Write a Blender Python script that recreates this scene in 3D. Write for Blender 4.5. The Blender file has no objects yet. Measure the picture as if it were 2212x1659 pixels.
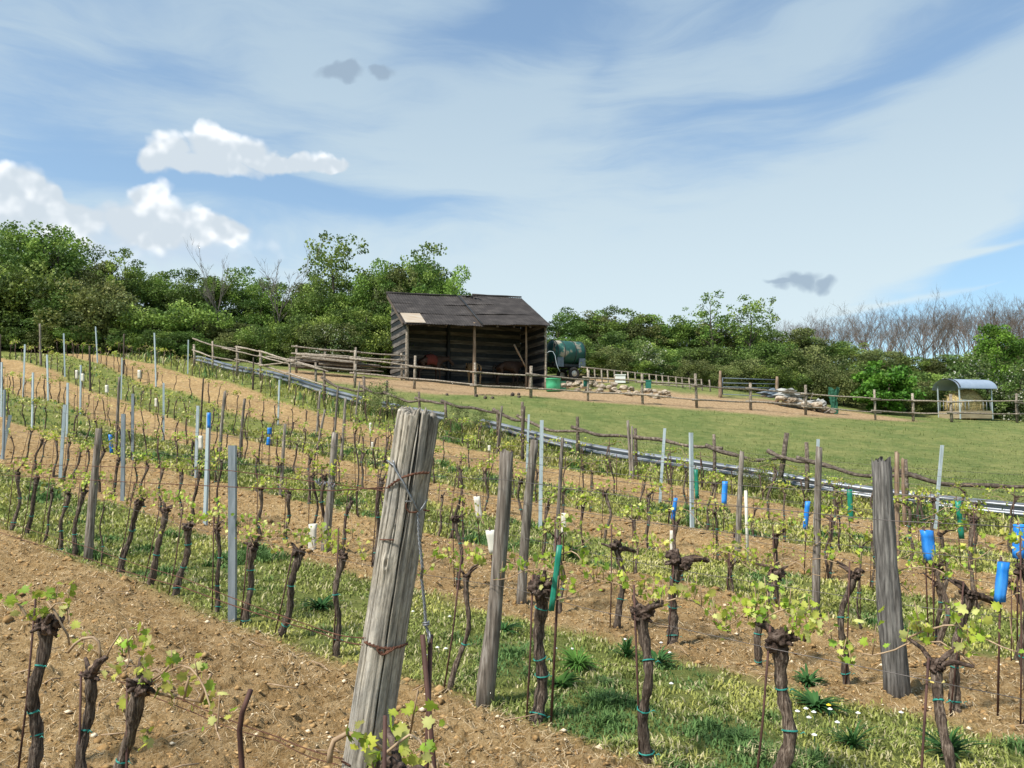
import bpy, bmesh, math, random
import numpy as np
from mathutils import Vector, Matrix
random.seed(7); RNG = np.random.default_rng(7)
SC = bpy.context.scene; COL = SC.collection
PI = math.pi; R = math.radians

# ------------------------------------------------------------------ camera geometry
W0, H0 = 2212.0, 1659.0
F = 1662.0; PITCH = math.atan(122.5 / F)
CP, SP = math.cos(PITCH), math.sin(PITCH)
def ray(x, y):
    a = (x - W0/2)/F; b = -(y - H0/2)/F
    return Vector((a, CP - b*SP, SP + b*CP))
def at(x, y, Y):
    d = ray(x, y); return d * (Y/d.y)
def project(P):
    dep = P[1]*CP + P[2]*SP; up = -P[1]*SP + P[2]*CP
    return W0/2 + F*P[0]/dep, H0/2 - F*up/dep

# ------------------------------------------------------------------ terrain
NX, NY = .66, .75
ROWC = dict(A=1.25, B=3.2, C=5.4, D=7.6, E=9.8, F=12.0, G=14.2, H=16.4, K=17.6, L=18.2)
xs = [10, 130, 300, 500, 715, 1190, 1500, 1950]
tab = dict(C=[995,1037,1093,1150,1200,1327,1410,1512], D=[905,940,1000,1050,1100,1215,1262,1382],
           E=[845,871,940,990,1045,1147,1206,1287], F=[775,806,880,940,990,1093,1141,1212],
           G=[None,765,828,890,950,1048,1100,1167], H=[None,None,780,824,898,1008,1055,1135],
           B=[1140,1187,1255,1340,1412,1570,1685,1842])
cps = []
for k, ys in tab.items():
    for x, y in zip(xs, ys):
        if y is None: continue
        d = ray(x, y); Y = ROWC[k]/(NX*d.x/d.y + NY)
        if Y < 42: cps.append(tuple(at(x, y, Y)))
for x, y, Y in [(895,839,36),(1027,853,35),(1148,858,35.2),(1270,866,35.5),(1505,880,36),(1740,897,37),(1890,907,38),(2058,910,38.5),(2200,912,38.5),
                (878,821,40),(1179,839,43),(860,812,45),(1100,826,46),(1222,813,46.5),(1340,826,42.5),(1555,857,41),(1676,868,41),(1800,893,41),(2090,908,42),
                (640,812,37.5),(766,823,37),(420,787,37.5),(300,773,44),(100,762,44),(0,757,43),(500,778,46),(700,795,46),
                (0,735,58),(500,758,58),(900,795,58),(1300,808,58),(1700,830,58),(2150,862,58),(2400,865,60),(-200,740,58),
                (1050,930,25.2),(1490,1028,19.9),(2180,1118,15.9)]:
    cps.append(tuple(at(x, y, Y)))
for x, y, z in [(-3,2,-1.68),(0,1.5,-1.62),(3,1,-1.68),(-8,-6,-1.5),(8,-6,-1.9),(0,-12,-1.7),(20,0,-2.2),(-20,0,-.8),(-25,12,.6),(-32,26,3.4),(30,20,-1.8),
                (40,45,.4),(55,60,2.0),(-50,50,6.5),(-45,20,3.5),(0,85,7.5),(-60,90,9),(60,90,4.5),(0,140,9),(-120,140,11),(120,140,6),(-120,40,9),(120,30,-1),(0,-120,-4),(-120,-100,0),(120,-100,-8),(0,-60,-2.5)]:
    cps.append((x, y, z))
CPA = np.array(cps)
def _phi(r2): return .5*r2*np.log(r2 + 1e-9)
def _fit():
    P = CPA[:, :2]/20; n = len(P)
    r2 = ((P[:, None]-P[None])**2).sum(-1)
    K = _phi(r2) + np.eye(n)*.0006
    A = np.zeros((n+3, n+3)); A[:n,:n] = K; A[:n,n] = 1; A[:n,n+1:] = P; A[n,:n] = 1; A[n+1:,:n] = P.T
    b = np.zeros(n+3); b[:n] = CPA[:,2]
    return np.linalg.solve(A, b)
TW = _fit()
def hz(X, Y):
    X = np.atleast_1d(np.asarray(X, float)); Y = np.atleast_1d(np.asarray(Y, float)); out = np.empty(X.shape)
    n = len(CPA); P = CPA[:, :2]/20
    for i in range(0, X.size, 20000):
        x = X.ravel()[i:i+20000]/20; y = Y.ravel()[i:i+20000]/20
        r2 = (x[:,None]-P[None,:,0])**2 + (y[:,None]-P[None,:,1])**2
        out.ravel()[i:i+20000] = _phi(r2) @ TW[:n] + TW[n] + TW[n+1]*x + TW[n+2]*y
    return out
def h(x, y): return float(hz(x, y)[0])
def G(x, y): return Vector((x, y, h(x, y)))
def hit(x, y):                       # pixel -> ground point
    d = ray(x, y); d = d/d.y; Y = np.arange(1.5, 90, .25)
    g = hz(d.x*Y, Y) - d.z*Y; i = np.argmax(g > 0)
    if g[i] <= 0: i = len(Y)-1
    a, b = Y[max(i-1,0)], Y[i]
    for _ in range(12):
        m = (a+b)/2
        if h(d.x*m, m) - d.z*m > 0: b = m
        else: a = m
    return G(d.x*b, b)
def place(c, xd):                    # ground point on row line c under pixel column xd
    Y = c/(NX*(xd-W0/2)/F + NY)
    for _ in range(4):
        z = h((xd-W0/2)/F*Y, Y); dep = Y*CP + z*SP
        X = (xd-W0/2)/F*dep; Y = (c - NX*X)/NY
    return G(X, Y)
def atdepth(P, x, y): return at(x, y, P[1])
RU = Vector((.75, -.66, 0)).normalized()      # along the rows, to the right

def vnoise(x, y, seed=0):
    xi = np.floor(x).astype(np.int64); yi = np.floor(y).astype(np.int64); fx = x-xi; fy = y-yi
    fx = fx*fx*(3-2*fx); fy = fy*fy*(3-2*fy)
    def hsh(a, b):
        n = (a*374761393 + b*668265263 + seed*974711) & 0x7fffffff
        n = (n ^ (n >> 13))*1274126177 & 0x7fffffff
        return ((n ^ (n >> 16)) & 0xffff)/65535.0
    return (hsh(xi,yi)*(1-fx)+hsh(xi+1,yi)*fx)*(1-fy) + (hsh(xi,yi+1)*(1-fx)+hsh(xi+1,yi+1)*fx)*fy
def fbm(x, y, o=4, seed=0):
    s = 0; a = .5
    for i in range(o): s = s + a*vnoise(x*2**i, y*2**i, seed+i); a *= .5
    return s
def sstep(a, b, x): t = np.clip((x-a)/(b-a), 0, 1); return t*t*(3-2*t)
def _earthpts():
    return [hit(*p) for p in [(690,812),(820,826),(960,840),(1100,847),(1300,856),(1500,868),(1680,882),(1850,899)]]
EARTH = None
def masks(X, Y):
    global EARTH
    if EARTH is None: EARTH = _earthpts()
    c = NX*X + NY*Y
    c = c + .5*(fbm(X*.8, Y*.8, 4, 3)-.47)
    def band(a, b, w=.18): return sstep(a-w, a+w, c)*(1-sstep(b-w, b+w, c))
    s = np.maximum.reduce([band(-3.4, 3.2), band(5.05, 7.65), band(9.85, 12.0), band(14.2, 16.3)])
    s = s*(1-sstep(39.5, 41.5, Y + 2*(fbm(X*.5, Y*.5, 3, 9)-.5)))
    d = np.full(X.shape, 1e9)
    for a, b in zip(EARTH[:-1], EARTH[1:]):
        ax, ay, bx, by = a.x, a.y, b.x, b.y
        t = np.clip(((X-ax)*(bx-ax)+(Y-ay)*(by-ay))/((bx-ax)**2+(by-ay)**2), 0, 1)
        d = np.minimum(d, np.hypot(X-ax-t*(bx-ax), Y-ay-t*(by-ay)))
    e = 1-sstep(1.7, 3.2, d + 2.2*(fbm(X*.5, Y*.5, 3, 11)-.5))
    fr = (X+5.5)*.93+(Y-40)*.37; fd = -(X+5.5)*.37+(Y-40)*.93       # floor of the shed
    e = np.maximum(e, sstep(-1,0,fr)*(1-sstep(11,14,fr))*sstep(-2,-1,fd)*(1-sstep(4,5,fd)))
    return s, e

# ------------------------------------------------------------------ materials
def newmat(name):
    m = bpy.data.materials.new(name); m.use_nodes = True; nt = m.node_tree
    return m, nt, nt.nodes['Principled BSDF']
def lk(nt, a, b): nt.links.new(a, b)
def ramp(nt, fac, stops):
    r = nt.nodes.new('ShaderNodeValToRGB'); e = r.color_ramp.elements
    while len(e) < len(stops): e.new(.5)
    for q, (p, c) in zip(e, stops): q.position = p; q.color = (*c, 1) if len(c) == 3 else c
    lk(nt, fac, r.inputs[0]); return r.outputs[0]
def noise(nt, scale, detail=4, vec=None, rough=.6, out=0):
    n = nt.nodes.new('ShaderNodeTexNoise'); n.inputs['Scale'].default_value = scale; n.inputs['Detail'].default_value = detail; n.inputs['Roughness'].default_value = rough
    if vec is not None: lk(nt, vec, n.inputs['Vector'])
    return n.outputs[out]
def coords(nt, scl=(1,1,1), kind='Object', rot=(0,0,0)):
    t = nt.nodes.new('ShaderNodeTexCoord'); m = nt.nodes.new('ShaderNodeMapping')
    m.inputs['Scale'].default_value = scl; m.inputs['Rotation'].default_value = rot
    lk(nt, t.outputs[kind], m.inputs['Vector']); return m.outputs[0]
def mixc(nt, f, a, b, mode='MIX'):
    m = nt.nodes.new('ShaderNodeMix'); m.data_type = 'RGBA'; m.blend_type = mode
    for s, v in ((m.inputs[0], f), (m.inputs[6], a), (m.inputs[7], b)):
        if hasattr(v, 'is_output') or hasattr(v, 'links'): lk(nt, v, s)
        elif isinstance(v, (int, float)): s.default_value = v
        else: s.default_value = (*v, 1) if len(v) == 3 else v
    return m.outputs[2]
def bump(nt, b, hgt, strength=.5, dist=.01):
    n = nt.nodes.new('ShaderNodeBump'); n.inputs['Strength'].default_value = strength; n.inputs['Distance'].default_value = dist
    lk(nt, hgt, n.inputs['Height']); lk(nt, n.outputs[0], b.inputs['Normal'])
def matvar(name, cols, scale=6, scl=(1,1,1), rough=.8, bs=.4, bd=.01, metal=0, detail=5, objvar=.0, spec=.3):
    m, nt, b = newmat(name); v = coords(nt, scl)
    oi = nt.nodes.new('ShaderNodeObjectInfo')
    va = nt.nodes.new('ShaderNodeVectorMath'); va.operation = 'ADD'; lk(nt, v, va.inputs[0])
    mu = nt.nodes.new('ShaderNodeMath'); mu.operation = 'MULTIPLY'; mu.inputs[1].default_value = 37.; lk(nt, oi.outputs['Random'], mu.inputs[0])
    cx = nt.nodes.new('ShaderNodeCombineXYZ'); lk(nt, mu.outputs[0], cx.inputs[0]); lk(nt, mu.outputs[0], cx.inputs[1]); lk(nt, cx.outputs[0], va.inputs[1])
    n = noise(nt, scale, detail, va.outputs[0]); k = len(cols)
    c = ramp(nt, n, [(.3+.4*i/(k-1), cc) for i, cc in enumerate(cols)])
    if objvar:
        hs = nt.nodes.new('ShaderNodeHueSaturation'); lk(nt, c, hs.inputs['Color'])
        mr = nt.nodes.new('ShaderNodeMapRange'); mr.inputs[3].default_value = 1-objvar; mr.inputs[4].default_value = 1+objvar
        lk(nt, oi.outputs['Random'], mr.inputs[0]); lk(nt, mr.outputs[0], hs.inputs['Value']); c = hs.outputs[0]
    lk(nt, c, b.inputs['Base Color']); b.inputs['Roughness'].default_value = rough; b.inputs['Metallic'].default_value = metal
    b.inputs['Specular IOR Level'].default_value = spec
    if bs: bump(nt, b, n, bs, bd)
    return m
def attrmat(name, rough=.7, trans=.0, spec=.2, gain=1.0):
    m, nt, b = newmat(name)
    a = nt.nodes.new('ShaderNodeAttribute'); a.attribute_name = 'Col'
    col = a.outputs['Color']
    if gain: 
        oi = nt.nodes.new('ShaderNodeObjectInfo'); hs = nt.nodes.new('ShaderNodeHueSaturation'); lk(nt, col, hs.inputs['Color'])
        mr = nt.nodes.new('ShaderNodeMapRange'); mr.inputs[3].default_value = .72*gain; mr.inputs[4].default_value = 1.28*gain
        lk(nt, oi.outputs['Random'], mr.inputs[0]); lk(nt, mr.outputs[0], hs.inputs['Value'])
        mr2 = nt.nodes.new('ShaderNodeMapRange'); mr2.inputs[3].default_value = .488; mr2.inputs[4].default_value = .512
        w = nt.nodes.new('ShaderNodeMath'); w.operation = 'FRACT'; w2 = nt.nodes.new('ShaderNodeMath'); w2.operation = 'MULTIPLY'; w2.inputs[1].default_value = 7.3
        lk(nt, oi.outputs['Random'], w2.inputs[0]); lk(nt, w2.outputs[0], w.inputs[0]); lk(nt, w.outputs[0], mr2.inputs[0]); lk(nt, mr2.outputs[0], hs.inputs['Hue'])
        col = hs.outputs[0]
    lk(nt, col, b.inputs['Base Color']); b.inputs['Roughness'].default_value = rough; b.inputs['Specular IOR Level'].default_value = spec
    if trans:
        t = nt.nodes.new('ShaderNodeBsdfTranslucent'); lk(nt, col, t.inputs[0]); x = nt.nodes.new('ShaderNodeMixShader'); x.inputs[0].default_value = trans
        lk(nt, b.outputs[0], x.inputs[1]); lk(nt, t.outputs[0], x.inputs[2]); lk(nt, x.outputs[0], nt.nodes['Material Output'].inputs[0])
    return m
M = {}
def hexl(s):
    c = [int(s[i:i+2], 16)/255 for i in (0,2,4)]
    return tuple(v/12.92 if v < .04045 else ((v+.055)/1.055)**2.4 for v in c)
M['bark'] = matvar('vine_bark', [(.022,.015,.011),(.1,.072,.053),(.3,.24,.185)], 9, (14,14,1.6), .9, 1, .02, objvar=.25)
M['barkdark'] = matvar('vine_head_bark', [(.016,.01,.008),(.07,.046,.034),(.2,.15,.12)], 34, (1,1,1), .95, 1, .02, objvar=.2)
M['farbark'] = matvar('far_vine_bark', [(.028,.018,.013),(.075,.05,.037),(.16,.12,.09)], 9, (8,8,1.6), .9, .6, .02, objvar=.3)
M['cane'] = matvar('cane_bark', [(.2,.12,.065),(.45,.33,.21)], 12, (1,1,1), .6, .2, .002)
M['rod'] = matvar('rusty_rod', [(.045,.022,.018),(.12,.06,.045)], 30, (1,1,.3), .7, .3, .001)
M['wood'] = matvar('weathered_wood', [(.06,.05,.04),(.19,.16,.13),(.36,.33,.29)], 7, (9,9,.7), .9, .8, .012, objvar=.28)
M['wooddark'] = matvar('dark_wood', [(.03,.022,.017),(.085,.065,.05),(.17,.14,.11)], 7, (9,9,.7), .9, .7, .012, objvar=.25)
M['splitwood'] = matvar('dark_split_wood', [(.04,.036,.032),(.13,.12,.11),(.29,.27,.245)], 7, (9,9,.7), .9, .8, .012)
M['railwood'] = matvar('rail_wood', [(.09,.07,.05),(.24,.2,.155),(.42,.37,.3)], 5, (3,3,3), .9, .6, .01, objvar=.3)
M['crook'] = matvar('crooked_rail_wood', [(.035,.027,.02),(.11,.085,.065),(.24,.2,.16)], 5, (3,3,3), .9, .6, .01, objvar=.25)
M['galv'] = matvar('galvanised_steel', [(.36,.43,.46),(.46,.54,.57),(.56,.63,.66)], 4, (6,6,.8), .5, .1, .001, metal=.25, spec=.5, objvar=.12)
M['galvdull'] = matvar('dull_galvanised_steel', [(.16,.19,.21),(.24,.275,.3),(.3,.34,.37)], 6, (6,6,.8), .5, .1, .001, metal=.3, spec=.5)
M['beam'] = matvar('guardrail_steel', [(.14,.155,.17),(.22,.24,.265),(.29,.315,.345)], 1.2, (1,1,1), .42, .05, .002, metal=.45, spec=.5)
M['wire'] = matvar('fence_wire', [(.07,.06,.055),(.2,.18,.17)], 5, (1,1,1), .5, 0, metal=.5)
M['rustwire'] = matvar('rusty_wire', [(.05,.02,.012),(.16,.07,.04)], 40, (1,1,1), .8, .3, .001)
M['cable'] = matvar('steel_cable', [(.13,.135,.14),(.34,.35,.36)], 90, (1,1,1), .45, .6, .002, metal=.6)
M['tie'] = matvar('green_tie', [(.02,.2,.16),(.05,.36,.3)], 20, (1,1,1), .5, 0)
M['tape'] = matvar('yellow_tie', [(.7,.55,.1),(.8,.66,.25)], 20, (1,1,1), .5, 0)
M['blue'] = matvar('blue_plastic', [(.03,.12,.33),(.012,.19,.62),(.06,.3,.78)], 9, (1,1,.4), .45, .1, .002, spec=.4, objvar=.15)
M['green'] = matvar('green_plastic', [(.02,.1,.06),(.008,.19,.12),(.04,.28,.19)], 9, (1,1,.4), .45, .1, .002, spec=.4)
M['white'] = matvar('cream_plastic', [(.52,.48,.38),(.74,.71,.62)], 5, (1,1,.4), .6, .1, .002)
M['vleaf'] = attrmat('vine_leaf', .55, .4, .3, gain=1.0)
M['tleaf'] = attrmat('tree_leaf', .6, .3, .25, gain=1.0)
M['grass'] = attrmat('grass_blades', .65, .25, .15, gain=0)
M['treebark'] = matvar('tree_bark', [(.03,.024,.018),(.09,.072,.055),(.16,.135,.11)], 3, (3,3,.6), .95, .7, .03)
M['greytwig'] = matvar('grey_twig', [(.075,.056,.046),(.15,.116,.098),(.25,.205,.178)], 2, (1,1,.5), .95, .3, .01, objvar=.2)
M['palewood'] = matvar('dead_wood', [(.1,.085,.07),(.21,.185,.16)], 2, (1,1,.5), .95, .3, .01)
M['plank'] = matvar('shed_plank', [(.05,.044,.038),(.115,.102,.09),(.22,.2,.18)], 3, (.35,.35,3.2), .9, .7, .01)
M['postlight'] = matvar('brown_post', [(.11,.07,.045),(.24,.165,.11),(.36,.28,.2)], 5, (8,8,.7), .9, .5, .01)
M['roof'] = matvar('bitumen_roof', [(.03,.026,.024),(.046,.04,.037),(.078,.068,.062)], 1.6, (1,1,1), .85, .3, .01, spec=.2)
M['patch'] = matvar('board_patch', [(.36,.26,.17),(.46,.42,.35)], 1.5, (.5,4,4), .8, .2, .004)
M['tankgreen'] = None
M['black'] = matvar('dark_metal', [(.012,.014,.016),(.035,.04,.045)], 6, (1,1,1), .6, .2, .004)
M['bluegrey'] = matvar('blue_grey_metal', [(.09,.12,.15),(.17,.21,.25)], 6, (1,1,1), .6, .2, .004)
M['tyre'] = matvar('tyre_rubber', [(.02,.019,.018),(.05,.045,.04)], 20, (1,1,1), .85, .3, .004)
M['tub'] = matvar('light_green_plastic', [(.05,.36,.17),(.1,.5,.27)], 3, (1,1,1), .5, .1, .003)
M['stone'] = matvar('field_stone', [(.17,.13,.09),(.32,.26,.19),(.48,.42,.34)], 5, (1,1,1), .9, .6, .02, objvar=.3)
M['hay'] = matvar('hay', [(.2,.14,.05),(.46,.36,.16),(.68,.56,.3)], 22, (1,1,.5), .95, 1, .05)
M['feedroof'] = matvar('zinc_roof', [(.3,.37,.46),(.4,.47,.56)], 2, (1,1,1), .5, .1, .004, metal=.35)
M['feedwood'] = matvar('tan_board', [(.26,.2,.12),(.42,.35,.23)], 3, (.5,.5,4), .85, .2, .004)
M['horse'] = matvar('brown_coat', [(.028,.014,.009),(.06,.03,.018)], 4, (1,1,1), .6, .1, .004)
M['horsered'] = matvar('chestnut_coat', [(.16,.06,.025),(.24,.1,.04)], 4, (1,1,1), .6, .1, .004)
M['horsetan'] = matvar('tan_coat', [(.36,.2,.09),(.48,.3,.15)], 4, (1,1,1), .6, .1, .004)
M['mane'] = matvar('dark_hair', [(.01,.007,.006),(.03,.02,.015)], 20, (1,1,.3), .8, .3, .01)
M['rug'] = matvar('red_blanket', [(.08,.018,.012),(.17,.035,.024)], 4, (5,.6,.6), .85, .2, .01)
M['petal'] = matvar('white_petal', [(.7,.7,.66),(.82,.82,.78)], 20, (1,1,1), .7, 0)
M['yellow'] = matvar('yellow_petal', [(.8,.55,.02),(.9,.7,.05)], 20, (1,1,1), .7, 0)
M['greenmetal'] = matvar('green_box', [(.02,.12,.09),(.04,.2,.15)], 5, (1,1,1), .6, .1, .003)
M['tarp'] = matvar('pale_tarp', [(.2,.2,.19),(.42,.42,.39)], 3, (1,1,1), .6, .7, .03)
M['net'] = matvar('green_net', [(.015,.07,.04),(.04,.15,.09)], 30, (1,1,1), .8, .4, .01)

# ------------------------------------------------------------------ mesh helpers
class MB:
    def __init__(s): s.v = []; s.f = []
    def tube(s, pts, rad, n=8, gn=0., seed=0, cap=True, ecc=1.):
        rnd = random.Random(seed); pts = [Vector(p) for p in pts]; b0 = len(s.v)
        if not hasattr(rad, '__len__'): rad = [rad]*len(pts)
        ph = [rnd.uniform(0, 6.28) for _ in range(4)]
        up = Vector((0,0,1)); t0 = (pts[1]-pts[0]).normalized()
        a = t0.cross(up) if abs(t0.z) < .9 else t0.cross(Vector((0,1,0))); a.normalize()
        L = 0
        for i, p in enumerate(pts):
            t = (pts[min(i+1,len(pts)-1)]-pts[max(i-1,0)]).normalized()
            a = (a - t*a.dot(t)).normalized(); b = t.cross(a)
            if i: L += (p-pts[i-1]).length
            for j in range(n):
                th = 2*PI*j/n
                r = rad[i]
                if gn:
                    q = L/max(rad[0], .004)
                    r *= 1 + gn*(.45*math.sin(3*th+ph[0]+q*.35)+.35*math.sin(5*th+ph[1]-q*.5)+.3*math.sin(2*th+ph[2]+q*.22)+rnd.uniform(-.5,.5))
                s.v.append(p + a*(r*math.cos(th)) + b*(r*ecc*math.sin(th)))
        for i in range(len(pts)-1):
            for j in range(n):
                q = b0+i*n; s.f.append((q+j, q+(j+1)%n, q+n+(j+1)%n, q+n+j))
        if cap and n > 2:
            s.f.append(tuple(b0+j for j in reversed(range(n)))); e = b0+(len(pts)-1)*n; s.f.append(tuple(e+j for j in range(n)))
        return s
    def box(s, c, sz, M3=None):
        b = len(s.v); c = Vector(c)
        for dx in (-.5,.5):
            for dy in (-.5,.5):
                for dz in (-.5,.5):
                    o = Vector((dx*sz[0], dy*sz[1], dz*sz[2]))
                    s.v.append(c + (M3 @ o if M3 else o))
        for q in ((0,1,3,2),(4,6,7,5),(0,4,5,1),(2,3,7,6),(0,2,6,4),(1,5,7,3)): s.f.append(tuple(b+k for k in q))
        return s
    def blob(s, c, r, seed=0, k=.3, sub=2, sc=(1,1,1)):
        bm = bmesh.new(); bmesh.ops.create_icosphere(bm, subdivisions=sub, radius=1); rnd = random.Random(seed); b = len(s.v)
        ph = [rnd.uniform(0,6.28) for _ in range(6)]
        for v in bm.verts:
            p = v.co; q = 1 + k*(.5*math.sin(3*p.x*1.3+ph[0])*math.sin(3*p.y+ph[1])+.4*math.sin(5*p.z+ph[2])*math.sin(4*p.x+ph[3])+rnd.uniform(-.35,.35))
            s.v.append(Vector(c)+Vector((p.x*sc[0], p.y*sc[1], p.z*sc[2]))*(r*q))
        for f in bm.faces: s.f.append(tuple(b+v.index for v in f.verts))
        bm.free(); return s
    def ring(s, c, r, w, axis=Vector((0,0,1)), n=12, m=5, jit=0, seed=0, turns=1, pitch=0):
        rnd = random.Random(seed); a = axis.orthogonal().normalized(); b = axis.cross(a).normalized(); pts = []
        N = int(n*turns)
        for i in range(N+1):
            th = 2*PI*i/n; rr = r*(1+rnd.uniform(-jit,jit)); pts.append(Vector(c)+a*rr*math.cos(th)+b*rr*math.sin(th)+axis*(pitch*i/n))
        return s.tube(pts, w, m)
    def build(s, name, mat, parent=None, smooth=True, loc=None):
        me = bpy.data.meshes.new(name); me.from_pydata([tuple(v) for v in s.v], [], s.f)
        if smooth: me.polygons.foreach_set('use_smooth', [True]*len(me.polygons))
        me.materials.append(mat); return link(name, me, parent, loc)
def link(name, me, parent=None, loc=None):
    o = bpy.data.objects.new(name, me); COL.objects.link(o)
    if parent: o.parent = parent
    if loc is not None: o.location = loc
    return o
LABELS = {}
def tag(o, label, cat, group=None, kind=None):
    o['label'] = label; o['category'] = cat
    if group: o['group'] = group
    if kind: o['kind'] = kind
    return o
def thing(name, label, cat, loc, group=None, rz=0):
    o = bpy.data.objects.new(name, None); COL.objects.link(o); o.location = loc; o.rotation_euler[2] = rz; o.empty_display_size = .1
    return tag(o, label, cat, group)
def structure(o): o['kind'] = 'structure'; return o
def copytree(o, parent=None):
    c = o.copy(); COL.objects.link(c)
    if parent: c.parent = parent
    for ch in list(o.children): copytree(ch, c)
    return c
def arr_mesh(name, V, Fc, k, mat, cols=None, smooth=False):
    me = bpy.data.meshes.new(name); n = len(V); m = len(Fc)
    me.vertices.add(n); me.vertices.foreach_set('co', np.ascontiguousarray(V, np.float32).ravel())
    me.loops.add(m*k); me.loops.foreach_set('vertex_index', np.ascontiguousarray(Fc, np.int32).ravel())
    me.polygons.add(m); me.polygons.foreach_set('loop_start', np.arange(0, m*k, k, dtype=np.int32)); me.polygons.foreach_set('loop_total', np.full(m, k, np.int32))
    if smooth: me.polygons.foreach_set('use_smooth', np.ones(m, bool))
    me.update(calc_edges=True)
    if cols is not None:
        a = me.color_attributes.new('Col', 'FLOAT_COLOR', 'POINT')
        c4 = np.ones((n,4), np.float32); c4[:,:3] = cols; a.data.foreach_set('color', c4.ravel())
    me.materials.append(mat); return me

# leaf shapes: arrays of outline points (x across, y along)
LOBE = np.array([(0,0),(.22,-.12),(.45,-.02),(.36,.2),(.56,.42),(.3,.5),(.26,.78),(.08,.7),(0,1.0),(-.08,.7),(-.26,.78),(-.3,.5),(-.56,.42),(-.36,.2),(-.45,-.02),(-.22,-.12)])
DIAM = np.array([(0,0),(.42,.4),(0,1.0),(-.42,.4)])
PENT = np.array([(0,0),(.4,.1),(.45,.6),(0,1.0),(-.45,.6),(-.4,.1)])
def leaves(P, size, cols, shape=DIAM, updir=None, droop=.5, rng=RNG, fold=.12):
    n = len(P); k = len(shape)
    a = rng.uniform(0, 2*PI, n); el = rng.normal(0, droop, n)
    T = np.stack([np.cos(a)*np.cos(el), np.sin(a)*np.cos(el), np.sin(el)], 1)
    if updir is not None: T = T*(1-updir) + np.array([0,0,1.])*updir; T /= np.linalg.norm(T,axis=1)[:,None]
    Rv = rng.normal(0,1,(n,3)); S = np.cross(T, Rv); S /= np.linalg.norm(S,axis=1)[:,None]+1e-9
    N = np.cross(S, T)
    V = P[:,None,:] + size[:,None,None]*(S[:,None,:]*shape[None,:,0:1] + T[:,None,:]*shape[None,:,1:2] + N[:,None,:]*(np.abs(shape[None,:,0:1])*fold*2 - fold*.8*shape[None,:,1:2]**2))
    Fc = np.arange(n*k).reshape(n,k)
    return V.reshape(-1,3), Fc, np.repeat(cols, k, 0)

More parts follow.
